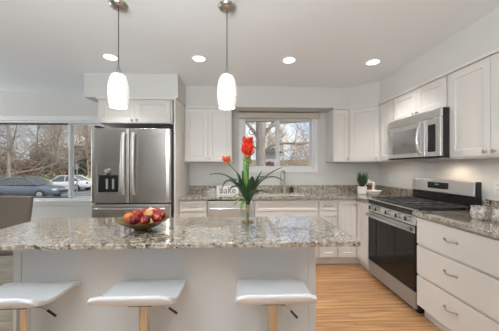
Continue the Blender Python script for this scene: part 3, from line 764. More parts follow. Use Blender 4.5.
# ------------------------------------------------------------------ bar stools
def stool(x, y, rz, label, lev, ll=1.0):
    t = thing('bar_stool', label, 'stool', (x, y, 0), rz, 'white bar stools at the island')
    # seat: curled sheet, low back toward -y (the camera), gentle front roll toward +y
    prof = [(-0.172, 0.718), (-0.158, 0.702), (-0.141, 0.683), (-0.121, 0.666), (-0.094, 0.652), (-0.045, 0.644), (0.04, 0.642), (0.10, 0.643), (0.145, 0.638), (0.166, 0.624), (0.176, 0.605)]
    m = MB(); nx = 16; th = 0.024; vs = []; cols = len(prof)
    P = [Vector((0, p[0], p[1])) for p in prof]
    for i in range(cols):
        tg = (P[min(i + 1, cols - 1)] - P[max(i - 1, 0)]).normalized(); nr = Vector((0, -tg.z, tg.y))
        for side in (0, 1):
            for k in range(nx + 1):
                u = k / nx * 2 - 1
                # rounded corners at both ends
                endf = min(i, cols - 1 - i)
                hw = 0.192 - (0.014 if endf == 0 else (0.006 if endf == 1 else 0))
                q = P[i] - nr * (th * side * (1.0 if 0 < i < cols - 1 else 0.6))
                dz = 0.010 * abs(u) ** 4 if 2 < i < cols - 3 else 0
                rim = -0.014 * max(0, abs(u) - 0.8) / 0.2 if i == 0 else 0
                vs.append((u * hw, q.y, q.z + dz + rim))
    row = nx + 1; fs = []
    for i in range(cols - 1):
        for k in range(nx):
            a = (2 * i) * row + k; b2 = (2 * (i + 1)) * row + k
            fs.append((a, a + 1, b2 + 1, b2))
            a2 = a + row; b3 = b2 + row
            fs.append((a2, b3, b3 + 1, a2 + 1))
        for k in (0, nx):
            a = (2 * i) * row + k; b2 = (2 * (i + 1)) * row + k
            q = (a, b2, b2 + row, a + row); fs.append(q if k == 0 else q[::-1])
    for i in (0, cols - 1):
        for k in range(nx):
            a = 2 * i * row + k; q = (a, a + row, a + row + 1, a + 1); fs.append(q if i == 0 else q[::-1])
    m.add(vs, fs, True)
    s = m.build('seat', 'leatherette', t)
    bv = s.modifiers.new('bevel', 'BEVEL'); bv.width = 0.006; bv.segments = 3; bv.limit_method = 'ANGLE'; bv.angle_limit = R(50)
    MB().box(-0.06, 0.06, -0.06, 0.06, 0.598, 0.6165).build('swivel_plate', 'black', t, bevel=0.004)
    MB().lathe([(0.028, 0.30), (0.028, 0.597)], 24).build('post', 'chrome', t)
    MB().lathe([(0.033, 0.031), (0.033, 0.42), (0.030, 0.43)], 24).build('column', 'chrome', t)
    MB().lathe([(0, 0), (0.20, 0), (0.203, 0.006), (0.19, 0.014), (0.06, 0.026), (0.04, 0.0305), (0, 0.0305)], 48).build('base', 'chrome', t)
    c, s_ = ll * math.cos(lev), ll * math.sin(lev)
    lv = MB().tube([(0.03 * c, 0.03 * s_, 0.580), (0.10 * c, 0.10 * s_, 0.578), (0.135 * c, 0.135 * s_, 0.562)], 0.0042, 8).build('lever', 'chrome', t)
    MB().tube([(0.130 * c, 0.130 * s_, 0.564), (0.175 * c, 0.175 * s_, 0.535)], [0.0055, 0.006], 10).build('lever_grip', 'black', lv)
    pts = [(0.14 * math.sin(a), 0.05 + 0.14 * math.cos(a), 0.22) for a in [R(-130 + 260 * i / 24) for i in range(25)]]
    fr = MB().tube([(0.033 * 1, 0.0, 0.22)] + pts[::-1] + [(-0.033, 0.0, 0.22)], 0.009, 10).build('footrest', 'chrome', t)
    return t
stool(-1.122, 1.27, 0.0, 'leftmost white bar stool at the island', R(-5))
stool(-0.507, 1.27, 0.0, 'white bar stool in the middle of the three at the island', R(-5))
stool(0.165, 1.26, 0.0, 'rightmost white bar stool beside the open floor', R(-28), 0.78)

# ------------------------------------------------------------------ dining chair
t = thing('dining_chair', 'taupe upholstered dining chair by the large window', 'chair', (-2.33, 2.64, 0), R(6))
m = MB(); vs = []; fs = []; nx = 8; nz_ = 8
for side in (0, 1):
    for j in range(nz_ + 1):
        for i in range(nx + 1):
            u = i / nx * 2 - 1; v = j / nz_
            hw = 0.124 + 0.136 * v
            vs.append((u * hw, 0.16 + 0.10 * v + 0.03 * u * u * -1 + (0.06 if side else 0), 0.44 + 0.585 * v - 0.012 * u * u * v))
row = nx + 1; N = row * (nz_ + 1)
for j in range(nz_):
    for i in range(nx):
        a = j * row + i; fs.append((a, a + 1, a + row + 1, a + row)); fs.append((a + N, a + N + row, a + N + row + 1, a + N + 1))
for j in range(nz_):
    for i in (0, nx):
        a = j * row + i; q = (a, a + row, a + row + N, a + N); fs.append(q if i == 0 else q[::-1])
for i in range(nx):
    for j in (0, nz_):
        a = j * row + i; q = (a, a + N, a + N + 1, a + 1); fs.append(q if j == 0 else q[::-1])
m.add(vs, fs, True); o = m.build('backrest', 'taupe', t); o.rotation_euler.z = math.pi; o.location.y = -0.0
bv = o.modifiers.new('bevel', 'BEVEL'); bv.width = 0.012; bv.segments = 3; bv.limit_method = 'ANGLE'; bv.angle_limit = R(50)
MB().box(-0.22, 0.22, -0.155, 0.28, 0.40, 0.48).build('seat', 'taupe', t, bevel=0.025, seg=3)
for sx in (-0.19, 0.19):
    for sy in (-0.12, 0.25): MB().tube([(sx, sy, 0.4), (sx * 1.05, sy * 1.1, 0.0)], [0.022, 0.015], 8).build('leg', 'dark_wood', t)

# ------------------------------------------------------------------ things on the island
IT = 0.9143
t = thing('fruit_bowl', 'wide gilded bowl holding red fruit on the island', 'bowl', (-0.605, 1.50, IT))
MB().lathe([(0, 0.0), (0.045, 0.0), (0.050, 0.008), (0.08, 0.020), (0.118, 0.041), (0.150, 0.060), (0.152, 0.063), (0.147, 0.063), (0.114, 0.046), (0.075, 0.026), (0.0, 0.016)], 48).build('bowl_body', 'bronze', t)
def apple_mb(r):
    m = MB(); prof = []
    for i in range(15):
        a = math.pi * i / 14; rr = r * math.sin(a) * (1 + 0.06 * math.cos(a)); z = -r * 0.92 * math.cos(a)
        z -= 0.22 * r * math.exp(-((rr / r) / 0.28) ** 2) * (1 if i > 7 else -0.5)
        prof.append((max(rr, 0.0), z))
    return m.lathe(prof, 20)
random.seed(4)
spots = [(-0.095, -0.02, 'orange'), (-0.035, -0.075, 'apple'), (0.035, -0.075, 'apple'), (0.095, -0.035, 'apple'), (0.10, 0.03, 'apple'), (0.04, 0.08, 'apple'), (-0.035, 0.075, 'apple'), (-0.09, 0.045, 'apple'), (0.0, 0.0, 'apple'),
         (-0.030, -0.025, 'apple2'), (0.035, -0.02, 'yellow2'), (0.095, 0.0, 'apple2'), (0.065, 0.045, 'apple2'), (-0.005, 0.035, 'apple2')]
flab = {0: 'orange fruit at the left end of the bowl', 1: 'dark red apple at the front left of the bowl', 2: 'dark red apple at the front middle of the bowl', 3: 'bright red apple at the right front of the bowl',
        4: 'red apple at the right end of the bowl', 5: 'red apple at the back right of the bowl', 6: 'red apple at the back middle of the bowl', 7: 'red apple at the back left of the bowl', 8: 'red apple at the bottom centre of the bowl',
        9: 'red apple on top of the fruit pile at left', 10: 'yellow fruit on top of the fruit pile', 11: 'red apple on top of the fruit pile at right', 12: 'red apple on top at the back right of the pile', 13: 'red apple on top at the back left of the pile'}
for i, (ax, ay, kd) in enumerate(spots):
    ax *= 0.93; ay *= 0.93
    top = kd.endswith('2'); kk = kd.rstrip('2')
    r = 0.0305
    d0 = math.hypot(ax, ay)
    z = IT + (0.100 if top else (0.062 if d0 < 0.06 else 0.072 if d0 < 0.09 else 0.078)) - (0.0 if d0 > 0.01 else 0.010)
    t = thing('apple' if kk == 'apple' else ('orange' if kk == 'orange' else 'yellow_apple'), flab[i], 'fruit', (-0.60 + ax, 1.50 + ay, z), random.uniform(0, 6), 'fruit in the gilded bowl')
    t.rotation_euler.x = random.uniform(-0.9, 0.9); t.rotation_euler.y = random.uniform(-0.6, 0.6)
    apple_mb(r).build('flesh', kk, t)
    MB().tube([(0, 0, r * 0.65), (0.002, 0.001, r * 1.15)], 0.0016, 6).build('stalk', 'dark_wood', t)

VX, VY = 0.045, 1.55
t = thing('glass_vase', 'short clear glass vase holding red flowers on the island', 'vase', (VX, VY, IT))
MB().lathe([(0.0, 0.0), (0.044, 0.0), (0.048, 0.006), (0.049, 0.05), (0.047, 0.085), (0.050, 0.112), (0.0475, 0.112), (0.0445, 0.085), (0.0462, 0.05), (0.043, 0.012), (0.0, 0.010)], 36).build('glass', 'vase', t)
random.seed(9); m = MB()
for i in range(110):
    a = random.uniform(0, 6.28); q = 0.035 * math.sqrt(random.random()); r = random.uniform(0.004, 0.0065)
    m.lathe([(0, -r), (r * 0.8, -r * 0.6), (r, 0), (r * 0.8, r * 0.6), (0, r)], 7, (q * math.cos(a), q * math.sin(a), 0.013 + r + random.uniform(0, 0.014)))
tag(m.build('pebbles', 'pebble', t), 'amber pebbles in the bottom of the vase', kind='stuff')

S = 0.0066     # metres per step of the arrangement sketch
t = thing('flower_arrangement', 'tall red ginger flowers with dark strap leaves in the glass vase', 'flowers', (VX, VY, IT + 0.02))
def up(a, yoff, hh): return (a * S, yoff, hh * S)
m = MB(); m.tube([up(0, 0, 1.2), up(0.4, 0, 20), up(0.2, 0, 50), up(0.6, 0.0, 62)], [0.006, 0.006, 0.005, 0.004], 8); m.build('stem', 'stem', t)
m = MB(); m.tube([up(-0.4, 0.01, 1.5), up(-2, 0.01, 28), up(-8, -0.01, 47), up(-20, -0.03, 60)], [0.005, 0.004, 0.0035, 0.003], 8); m.build('stem', 'stem', t)
m = MB(); m.tube([up(-0.2, 0.004, 10), up(-0.2, 0.004, 22)], [0.012, 0.014], 12); m.build('wrap', 'raffia', t)
m = MB(); m.tube([up(0.2, 0.005, 22), up(-2.4, -0.01, 46), up(-2.5, -0.01, 58), up(-1.2, -0.008, 66)], [0.012, 0.014, 0.012, 0.006], 10); m.build('bud_sheath', 'leaf2', t)
def bracts(cx, cy, z0, z1, n, rad, name, mt):
    random.seed(int(cx * 7 + n)); m = MB()
    for i in range(n):
        f = i / (n - 1); a = i * 2.4; z = z0 + (z1 - z0) * f
        rr = rad * (1.0 - 0.28 * f)
        p0 = Vector((cx * S, cy, z * S)); dr_ = Vector((math.cos(a), math.sin(a), 0))
        m.leaf([p0, p0 + dr_ * rr * 0.5 + Vector((0, 0, rr * 0.25)), p0 + dr_ * rr * 0.95 + Vector((0, 0, rr * 0.62)), p0 + dr_ * rr * 1.05 + Vector((0, 0, rr * 1.1))], rr * 0.45, fold=0.4)
    m.tube([(cx * S, cy, z0 * S), (cx * S, cy, z1 * S)], [rad * 0.45, rad * 0.25], 8)
    return m.build(name, mt, t)
bracts(-0.2, -0.006, 65, 81, 36, 0.045, 'flower', 'petal')
bracts(-0.7, -0.006, 57, 64, 12, 0.030, 'calyx', 'leaf2')
bracts(-21, -0.03, 59, 63, 14, 0.030, 'flower', 'petal2')
def strap(pts, w, mt='leaf'):
    P = [Vector(up(*p)) for p in pts]; out = []
    n = 12
    for i in range(n + 1):
        f = i / n; a, b_, c = P
        out.append(a * (1 - f) ** 2 + b_ * 2 * f * (1 - f) + c * f * f)
    MB().leaf(out, w).build('leaf', mt, t)
for l in (((-1, 0.0, 20), (-14, -0.04, 54), (-37, -0.05, 48)), ((-1, 0.0, 20), (-20, -0.02, 58), (-26, -0.03, 30)), ((1, 0, 20), (10, -0.03, 46), (33, -0.04, 55)),
          ((1, 0.01, 20), (16, 0.03, 56), (36, 0.02, 41)), ((1, 0, 20), (6, -0.05, 36), (13, -0.06, 52)), ((0, 0, 20), (-6, -0.07, 38), (-11, -0.08, 50)),
          ((0, 0.01, 20), (6, 0.10, 50), (18, 0.12, 44)), ((0, 0.01, 20), (-12, 0.10, 50), (-20, 0.12, 40)), ((0, -0.005, 18), (-7, -0.05, 44), (-18, -0.09, 34)), ((0, -0.005, 18), (5, -0.06, 40), (9, -0.10, 30)), ((0, -0.005, 19), (-9, -0.03, 40), (-17, -0.06, 44)), ((0, -0.005, 19), (8, -0.03, 42), (16, -0.04, 47)), ((0, 0, 19), (3, -0.05, 38), (4, -0.07, 47)), ((0, 0, 19), (-3, 0.05, 44), (-6, 0.06, 52)), ((0, 0, 19), (9, 0.01, 36), (18, -0.02, 30))):
    strap(l, 0.026)
for l in (((0, 0, 19), (-8, -0.03, 30), (-13, -0.05, 18)), ((0, 0, 19), (-4, -0.06, 28), (-7, -0.09, 15)), ((0, 0, 20), (-3, -0.02, 42), (-3, -0.03, 56)), ((0, 0, 20), (-10, -0.01, 34), (-15, -0.01, 24))):
    strap(l, 0.015, 'leaf2')

# ------------------------------------------------------------------ things on the counters
t = thing('letter_sign', 'small white sign with grey letters on the back countertop', 'sign', (-0.185, 3.30, CT1), R(2))
sb = MB().box(-0.15, 0.15, 0, 0.03, 0.0005, 0.125).build('board', 'ceramic', t, bevel=0.003)
fc = bpy.data.curves.new('letters', 'FONT'); fc.body = 'bake'; fc.size = 0.125; fc.align_x = 'CENTER'; fc.extrude = 0.002
fo = bpy.data.objects.new('letters_curve', fc); C.objects.link(fo)
dg = bpy.context.evaluated_depsgraph_get(); me = bpy.data.meshes.new_from_object(fo.evaluated_get(dg)); bpy.data.objects.remove(fo)
me.materials.clear(); me.materials.append(M['letter'])
lo = bpy.data.objects.new('lettering', me); C.objects.link(lo); lo.parent = sb; lo.rotation_euler.x = R(90); lo.location = (0, -0.0025, 0.022)

# corner group
t = thing('herb_planter', 'white planter with dark green sprigs on the corner of the counter', 'plant', (1.725, 3.33, CT1))
MB().lathe([(0, 0), (0.060, 0), (0.066, 0.01), (0.070, 0.105), (0.072, 0.11), (0.066, 0.11), (0.060, 0.085), (0, 0.085)], 6, smooth=False).build('pot', 'ceramic', t, bevel=0.004)
MB().lathe([(0.0, 0.112), (0.03, 0.110), (0.053, 0.0855)], 16).build('soil', 'soil', t)
random.seed(3); m = MB()
for i in range(260):
    a = random.uniform(0, 6.28); l = random.uniform(0.08, 0.24) * (1 - 0.25 * random.random()); sp = random.uniform(0, 0.065)
    p0 = Vector((0.02 * math.cos(a), 0.02 * math.sin(a), 0.105)); p1 = p0 + Vector((sp * math.cos(a) * 0.6, sp * math.sin(a) * 0.6, l * 0.55)); p2 = p0 + Vector((sp * math.cos(a), sp * math.sin(a), l))
    m.leaf([p0, p1, p2], 0.0045)
m.build('sprigs', 'sprig', t)
t = thing('lantern', 'small white frame lantern beside the herb planter', 'lantern', (1.855, 3.40, CT1), R(-20))
m = MB(); q = 0.055
for sx in (-q, q):
    for sy in (-q, q): m.box(sx - 0.012, sx + 0.012, sy - 0.012, sy + 0.012, 0.016, 0.165)
m.box(-q - 0.012, q + 0.012, -q - 0.012, q + 0.012, 0, 0.016)
m.build('frame', 'ceramic', t, bevel=0.002)
m = MB(); z = 0.1655; a = q + 0.014
m.add([(-a, -a, z), (a, -a, z), (a, a, z), (-a, a, z), (-0.02, -0.02, z + 0.035), (0.02, -0.02, z + 0.035), (0.02, 0.02, z + 0.035), (-0.02, 0.02, z + 0.035)],
      [(0, 3, 2, 1), (4, 5, 6, 7), (0, 1, 5, 4), (1, 2, 6, 5), (2, 3, 7, 6), (3, 0, 4, 7)]); m.build('lid', 'ceramic', t)
MB().lathe([(0.042, 0.0165), (0.042, 0.125), (0.0, 0.13)], 16).build('candle', 'soil', t)
t = thing('ceramic_dish', 'low white ceramic dish in front of the lantern', 'dish', (1.84, 3.24, CT1), R(-12))
m = MB().lathe([(0, 0), (0.06, 0), (0.075, 0.012), (0.095, 0.055), (0.098, 0.062), (0.092, 0.062), (0.07, 0.018), (0, 0.010)], 28)
o = m.build('dish_body', 'ceramic', t)

for i, (jx, jy, lab) in enumerate(((1.765, 1.70, 'speckled glass votive jar beside the range, further from the camera'), (1.80, 1.575, 'speckled glass votive jar at the right edge of the picture'))):
    t = thing('votive_jar', lab, 'jar', (jx, jy, CT1), 0.7 * i, 'speckled votive jars')
    MB().lathe([(0, 0), (0.036, 0), (0.044, 0.006), (0.053, 0.035), (0.054, 0.055), (0.047, 0.082), (0.049, 0.095), (0.0465, 0.095), (0.0445, 0.082), (0.051, 0.055), (0.050, 0.035), (0.041, 0.009), (0, 0.006)], 32).build('glass', 'mercury', t)

def outlet(loc, rz, label):
    t = thing('wall_outlet', label, 'outlet', loc, rz, 'white wall outlets')
    MB().box(-0.036, 0.036, -0.006, -0.0005, -0.058, 0.058).build('plate', 'plate', t, bevel=0.002)
    for z in (-0.022, 0.022):
        f = MB().box(-0.017, 0.017, -0.008, -0.0065, z - 0.014, z + 0.014).build('socket', 'plate', t, bevel=0.001)
        m = MB()
        for q in (-0.006, 0.006): m.box(q - 0.0012, q + 0.0012, -0.0085, -0.0081, z - 0.005, z + 0.006)
        m.build('slots', 'gap', f)
outlet((XR, 1.93, 1.125), r90, 'white wall outlet right of the range')
outlet((XR, 3.36, 1.14), r90, 'white wall outlet near the back corner')

# ------------------------------------------------------------------ outdoors
ZG = -0.95
struct(MB().box(-90, 60, 3.9, 28.5, ZG - 0.3, ZG).build('trim_4', 'asphalt'))
m = MB(); nx, ny = 40, 14; vs = []; fs = []
random.seed(2)
for j in range(ny + 1):
    for i in range(nx + 1):
        y = 28.4 + j * 3.2; x = -95 + i * 4.2
        vs.append((x, y, ZG + 0.10 * (y - 28.4) + (0.25 * math.sin(x * 0.31 + j) if j else 0.0)))
for j in range(ny):
    for i in range(nx):
        a = j * (nx + 1) + i; fs.append((a, a + 1, a + nx + 2, a + nx + 1))
m.add(vs, fs, True); struct(m.build('trim_5', 'litter'))
# the house's own eave over the sink window
struct(MB().box(-3.0, 3.0, 4.25, 4.42, 2.14, 2.24).build('trim_6', 'eave'))
struct(MB().box(XL - 0.4, XR + 0.5, 3.85, 4.25, 2.24, 2.30).build('trim_7', 'trim'))

def car(label, loc, rz, paint):
    t = thing('car', label, 'car', loc, rz, 'cars parked outside')
    m = MB()
    # stations along x: (x, half width, bottom, top)
    st = [(-2.32, 0.62, 0.42, 0.80), (-2.26, 0.74, 0.32, 0.93), (-1.9, 0.84, 0.24, 0.99), (-1.3, 0.88, 0.22, 1.00), (-0.5, 0.89, 0.21, 0.96), (0.4, 0.89, 0.21, 0.94),
          (0.95, 0.88, 0.21, 0.93), (1.5, 0.86, 0.22, 0.86), (1.95, 0.82, 0.24, 0.78), (2.22, 0.74, 0.28, 0.68), (2.34, 0.60, 0.36, 0.58)]
    n = 14; vs = []; fs = []
    for x, hw, z0, z1 in st:
        zc, hz = (z0 + z1) / 2, (z1 - z0) / 2
        for k in range(n):
            a = 2 * math.pi * (k + 0.5) / n; c, s = math.cos(a), math.sin(a)
            vs.append((x, hw * math.copysign(abs(c) ** 0.42, c), zc + hz * math.copysign(abs(s) ** 0.55, s)))
    for i in range(len(st) - 1):
        for k in range(n): fs.append((i * n + k, i * n + (k + 1) % n, (i + 1) * n + (k + 1) % n, (i + 1) * n + k))
    fs.append(tuple(reversed(range(n)))); fs.append(tuple(range((len(st) - 1) * n, len(st) * n)))
    m.add(vs, fs, True)
    body = m.build('body', paint, t)
    B = [(-1.75, 0.76), (1.10, 0.76)]; T = [(-0.85, 0.58), (0.28, 0.58)]; zb, zt = 0.93, 1.42
    g = MB()
    g.add([(B[0][0], -B[0][1], zb), (B[1][0], -B[1][1], zb), (B[1][0], B[1][1], zb), (B[0][0], B[0][1], zb), (T[0][0], -T[0][1], zt), (T[1][0], -T[1][1], zt), (T[1][0], T[1][1], zt), (T[0][0], T[0][1], zt)],
          [(0, 3, 2, 1), (4, 5, 6, 7), (0, 1, 5, 4), (1, 2, 6, 5), (2, 3, 7, 6), (3, 0, 4, 7)])
    g.build('windows', 'car_glass', t, bevel=0.03)
    r = MB(); r.box(T[0][0] - 0.02, T[1][0] + 0.02, -T[0][1] - 0.02, T[0][1] + 0.02, zt - 0.02, zt + 0.05)
    for sy in (-1, 1):
        r.tube([(B[0][0], sy * B[0][1], zb), (T[0][0], sy * T[0][1], zt)], 0.055, 8); r.tube([(B[1][0], sy * B[1][1], zb), (T[1][0], sy * T[1][1], zt)], 0.04, 8)
        r.tube([(-0.25, sy * 0.775, zb), (-0.25, sy * 0.60, zt)], 0.035, 8)
        r.tube([(T[0][0], sy * 0.59, zt), (T[1][0], sy * 0.59, zt)], 0.045, 8)
    r.build('roof', paint, t, bevel=0.02)
    for sx in (-1.38, 1.36):
        for sy in (-1, 1):
            w = MB().lathe([(0.0, -0.10), (0.30, -0.10), (0.325, -0.07), (0.325, 0.07), (0.30, 0.10), (0.0, 0.10)], 24, (sx, sy * 0.80, 0.325), 'y').build('wheel', 'tyre', t)
            MB().lathe([(0.0, 0.105), (0.19, 0.105), (0.21, 0.09), (0.21, -0.09), (0.19, -0.105), (0, -0.105)], 20, (sx, sy * 0.80, 0.325), 'y').build('rim', 'rim', w)
    for sy in (-1, 1):
        MB().box(2.05, 2.26, sy * 0.62 - 0.13, sy * 0.62 + 0.13, 0.56, 0.70).build('headlamp', 'lamp_lens', t, bevel=0.04)
        MB().box(-2.31, -2.18, sy * 0.64 - 0.12, sy * 0.64 + 0.12, 0.70, 0.85).build('tail_lamp', 'tail', t, bevel=0.03)
        MB().box(0.78, 0.92, sy * 0.92 - 0.08, sy * 0.92 + 0.08, 0.93, 1.05).build('mirror', paint, t, bevel=0.03)
    MB().box(2.25, 2.36, -0.45, 0.45, 0.44, 0.56).build('grille', 'dark_plastic', t, bevel=0.02)
    return t
car('blue-grey sedan parked nearest outside the large window', (-15.2, 17.6, ZG), R(3), 'blue_car').scale = (1.0, 1.0, 1.06)
car('white sedan parked behind the blue-grey sedan', (-16.6, 23.4, ZG), math.pi, 'white_car')
car('red car parked at the far left behind the blue-grey sedan', (-25.2, 25.0, ZG), 0.0, 'red_car')

def grow(seed, H_, r0, levels, twigs_per, spread=0.9, trunk_frac=0.35):
    random.seed(seed); tr = MB(); tw = MB()
    def branch(p, d, L, r, lev):
        n = 4 if lev < 2 else 3; pts = [p]; q = p.copy(); dd = d.copy()
        for i in range(n):
            dd = (dd + Vector((random.uniform(-1, 1), random.uniform(-1, 1), random.uniform(-0.35, 0.6))) * (0.10 if lev == 0 else 0.22)).normalized()
            q = q + dd * L / n; pts.append(q.copy())
        rs = [r * (1 - 0.55 * i / n) for i in range(n + 1)]
        (tr if lev < 2 else tw).tube(pts, rs, 8 if lev == 0 else (6 if lev == 1 else 3), smooth=lev < 2)
        if lev >= levels: return
        k = twigs_per[lev]
        for i in range(k):
            f = (trunk_frac if lev == 0 else 0.2) + (1 - (trunk_frac if lev == 0 else 0.2)) * (i + random.random()) / k
            f = min(f, 0.99); j = min(int(f * n), n - 1); pp = pts[j].lerp(pts[j + 1], f * n - j)
            ax = Vector((random.uniform(-1, 1), random.uniform(-1, 1), random.uniform(-0.3, 0.7))).normalized()
            nd = (dd * 0.55 + ax * spread).normalized()
            branch(pp, nd, L * random.uniform(0.45, 0.72) * (1 - 0.3 * f), max(r * (1 - 0.6 * f) * 0.5, 0.008), lev + 1)
    branch(Vector((0, 0, 0)), Vector((0, 0, 1)), H_, r0, 0)
    return tr, tw
def tree(label, loc, spec, bark='bark', twig='twig', rz=0.0, group='bare trees outside'):
    t = thing('bare_tree', label, 'tree', loc, rz, group)
    tr, tw = grow(*spec)
    tr.build('trunk', bark, t); tw.build('twigs', twig, t)
    return t
def bush_mb(seed, rx, ry, rz_, n, s):
    random.seed(seed); m = MB()
    for i in range(n):
        while True:
            p = Vector((random.uniform(-1, 1), random.uniform(-1, 1), random.uniform(-0.2, 1)))
            if p.length < 1: break
        p = p * (0.55 + 0.45 * random.random()) if p.length > 0.4 else p
        c = Vector((p.x * rx, p.y * ry, max(0.02, p.z * rz_)))
        a = Vector((random.gauss(0, 1), random.gauss(0, 1), random.gauss(0, 1))).normalized(); b_ = a.orthogonal().normalized()
        q = s * random.uniform(0.5, 1.4)
        m.add([c - a * q, c + b_ * q * 0.5, c + a * q, c - b_ * q * 0.5], [(0, 1, 2, 3)])
    return m
def bush(label, loc, rx, ry, rz_, n, s, mt, seed, name='shrub', group='shrubs on the bank', cat='shrub'):
    t = thing(name, label, cat, loc, 0, group)
    bush_mb(seed, rx, ry, rz_, n, s).build('foliage', mt, t)
    random.seed(seed); m = MB()
    for i in range(7):
        a = random.uniform(0, 6.28); m.tube([(0.1 * math.cos(a), 0.1 * math.sin(a), -0.2), (rx * 0.4 * math.cos(a), ry * 0.4 * math.sin(a), rz_ * 0.7)], [0.05, 0.02], 5)
    m.build('stems', 'bark', t)
    return t

# left view: trees on the bank behind the cars
def zg(y): return ZG + 0.10 * max(0, y - 28.4)
tree('leaning bare tree with forked trunk at the left of the large window', (-25.0, 26.6, ZG), (11, 9.0, 0.20, 4, (11, 8, 6, 4), 1.1, 0.16))
protoA = None
lab = ['bare tan tree behind the left side of the blue-grey sedan', 'bare brown tree rising behind the blue-grey sedan roof', 'bare tree behind the hood of the blue-grey sedan', 'bare tree rising left of the window mullion', 'bare tree rising right of the window mullion',
       'bare tree at the back left of the bank', 'bare tree at the back middle of the bank', 'bare tree at the back right of the bank']
pos = [(-32, 32), (-27.5, 33), (-24, 31), (-22, 34.5), (-19.0, 30.5), (-42, 43), (-34, 44), (-27, 42)]
specA = (21, 9.5, 0.09, 4, (17, 9, 6, 4), 0.9, 0.08)
specB = (33, 10.5, 0.10, 4, (17, 9, 6, 4), 0.85, 0.08)
pr = []
for i, (x, y) in enumerate(pos):
    if i < 2: o = tree(lab[i], (x, y, zg(y) - 0.1), specA if i == 0 else specB, twig='twig_tan' if i == 0 else 'twig'); pr.append(o)
    else:
        o = copy_tree(pr[i % 2]); o.location = (x, y, zg(y) - 0.1); o.rotation_euler.z = i * 1.7; o['label'] = lab[i]
        o.scale = (1.0 + 0.07 * (i % 3),) * 3
bl = [('olive hedge shrub behind the blue-grey sedan', (-22.5, 29.2), 2.6, 1.2, 1.5, 'olive'), ('olive shrub behind the white sedan', (-18.6, 29.0), 2.4, 1.2, 1.4, 'olive'), ('olive shrub at the left behind the red car', (-28.0, 29.4), 2.6, 1.2, 1.5, 'olive'),
      ('russet leaved shrub above the blue-grey sedan roof', (-27.5, 32.0), 2.6, 1.8, 3.6, 'redleaf'), ('russet leaved shrub above the sedan hood', (-23.4, 33.0), 2.6, 1.8, 3.2, 'redleaf'), ('tan brush thicket right of the mullion', (-20.3, 32.5), 2.4, 1.8, 3.4, 'brush'),
      ('dark evergreen bush beside the refrigerator edge', (-20.3, 30.6), 1.5, 1.5, 5.0, 'evergreen'), ('tall tan brush at the far left of the bank', (-33.5, 35.0), 3.2, 2.4, 6.0, 'brush'), ('tall tan brush in the middle of the bank', (-30.0, 39.0), 4.0, 2.4, 8.0, 'brush'), ('tall tan brush at the right of the bank', (-24.0, 38.0), 4.6, 2.4, 9.0, 'brush'), ('pale tan brush rising behind the white sedan', (-21.8, 35.6), 2.2, 1.8, 7.0, 'brush'), ('pale tan brush in the middle behind the russet shrub', (-28.6, 35.4), 2.4, 1.6, 6.0, 'brush')]
for i, (lb, (x, y), rx, ry, rz_, mt) in enumerate(bl):
    bush(lb, (x, y, zg(y)), rx, ry, rz_, 3200 if rz_ > 5.5 else 1500, 0.17, mt, 60 + i)
# distant house on the left and a sign post
t = thing('house', 'grey house glimpsed between trees beside the refrigerator edge', 'house', (-23.2, 37.5, zg(37.5)))
MB().box(-2.6, 2.6, -2, 2, -0.3, 3.0).build('walls', 'siding', t)
m = MB(); m.add([(-2.9, -2.4, 3.0), (2.9, -2.4, 3.0), (2.9, 2.4, 3.0), (-2.9, 2.4, 3.0), (-2.9, 0, 4.6), (2.9, 0, 4.6)], [(0, 3, 2, 1), (0, 1, 5, 4), (2, 3, 4, 5), (1, 2, 5), (3, 0, 4)]); m.build('roof', 'roofing', t)
for q in (-1.5, 0.2, 1.6): MB().box(q - 0.4, q + 0.4, -2.05, -2.001, 1.1, 2.3).build('window', 'car_glass', t)
t = thing('sign_post', 'thin metal street post beside the white sedan', 'post', (-14.5, 21.6, ZG))
MB().tube([(0, 0, 0), (0, 0, 2.6)], 0.05, 8).build('pole', 'post', t)
MB().box(-0.16, 0.16, -0.07, -0.051, 2.05, 2.5).build('sign_plate', 'post', t)

# right view: tree, shed and thicket beyond the sink window
t = thing('shade_tree', 'large grey tree trunk outside the sink window', 'tree', (0.93, 11.0, ZG))
m = MB()
m.tube([(0, 0, -0.1), (0.0, 0, 1.5), (-0.02, 0, 3.0), (0.0, 0, 4.2), (-0.05, 0, 5.6), (0, 0, 8)], [0.34, 0.25, 0.22, 0.24, 0.20, 0.12], 12); m.build('trunk', 'bark', t)
limbs = [([(0, 0, 2.9), (0.5, -0.1, 3.25), (1.1, -0.2, 3.35), (1.9, -0.2, 3.30), (2.6, -0.3, 3.5)], 0.10), ([(0, 0, 3.4), (-0.5, 0, 4.1), (-0.9, 0.1, 4.6), (-1.5, 0.2, 5.4)], 0.12), ([(0, 0, 3.5), (0.5, 0.1, 4.2), (0.8, 0.2, 4.8), (1.1, 0.3, 5.6)], 0.13),
         ([(0, 0, 3.9), (0.9, 0, 4.3), (1.9, -0.1, 4.35), (2.8, 0, 4.6)], 0.07), ([(0, 0, 3.0), (-0.6, 0, 3.3), (-1.2, 0.1, 3.5)], 0.06)]
m = MB(); random.seed(5); tw = MB()
for P, r in limbs:
    m.tube(P, [r * 0.75 * (1 - 0.16 * i) for i in range(len(P))], 7)
    for k in range(16):
        i = random.randrange(1, len(P) - 1) if len(P) > 3 else 1; p = Vector(P[i]).lerp(Vector(P[i + 1]), random.random())
        d = Vector((random.uniform(-1, 1), random.uniform(-0.6, 0.6), random.uniform(-0.5, 1))).normalized(); L = random.uniform(0.5, 1.3)
        p1 = p + d * L * 0.5; p2 = p1 + (d + Vector((random.uniform(-.5, .5), 0, random.uniform(-.4, .5)))).normalized() * L * 0.5
        tw.tube([p, p1, p2], [0.020, 0.013, 0.006], 4)
        for z in range(2):
            e = p1 + Vector((random.uniform(-1, 1), random.uniform(-.5, .5), random.uniform(-.6, 1))).normalized() * L * 0.5
            tw.tube([p1, e], [0.009, 0.005], 3)
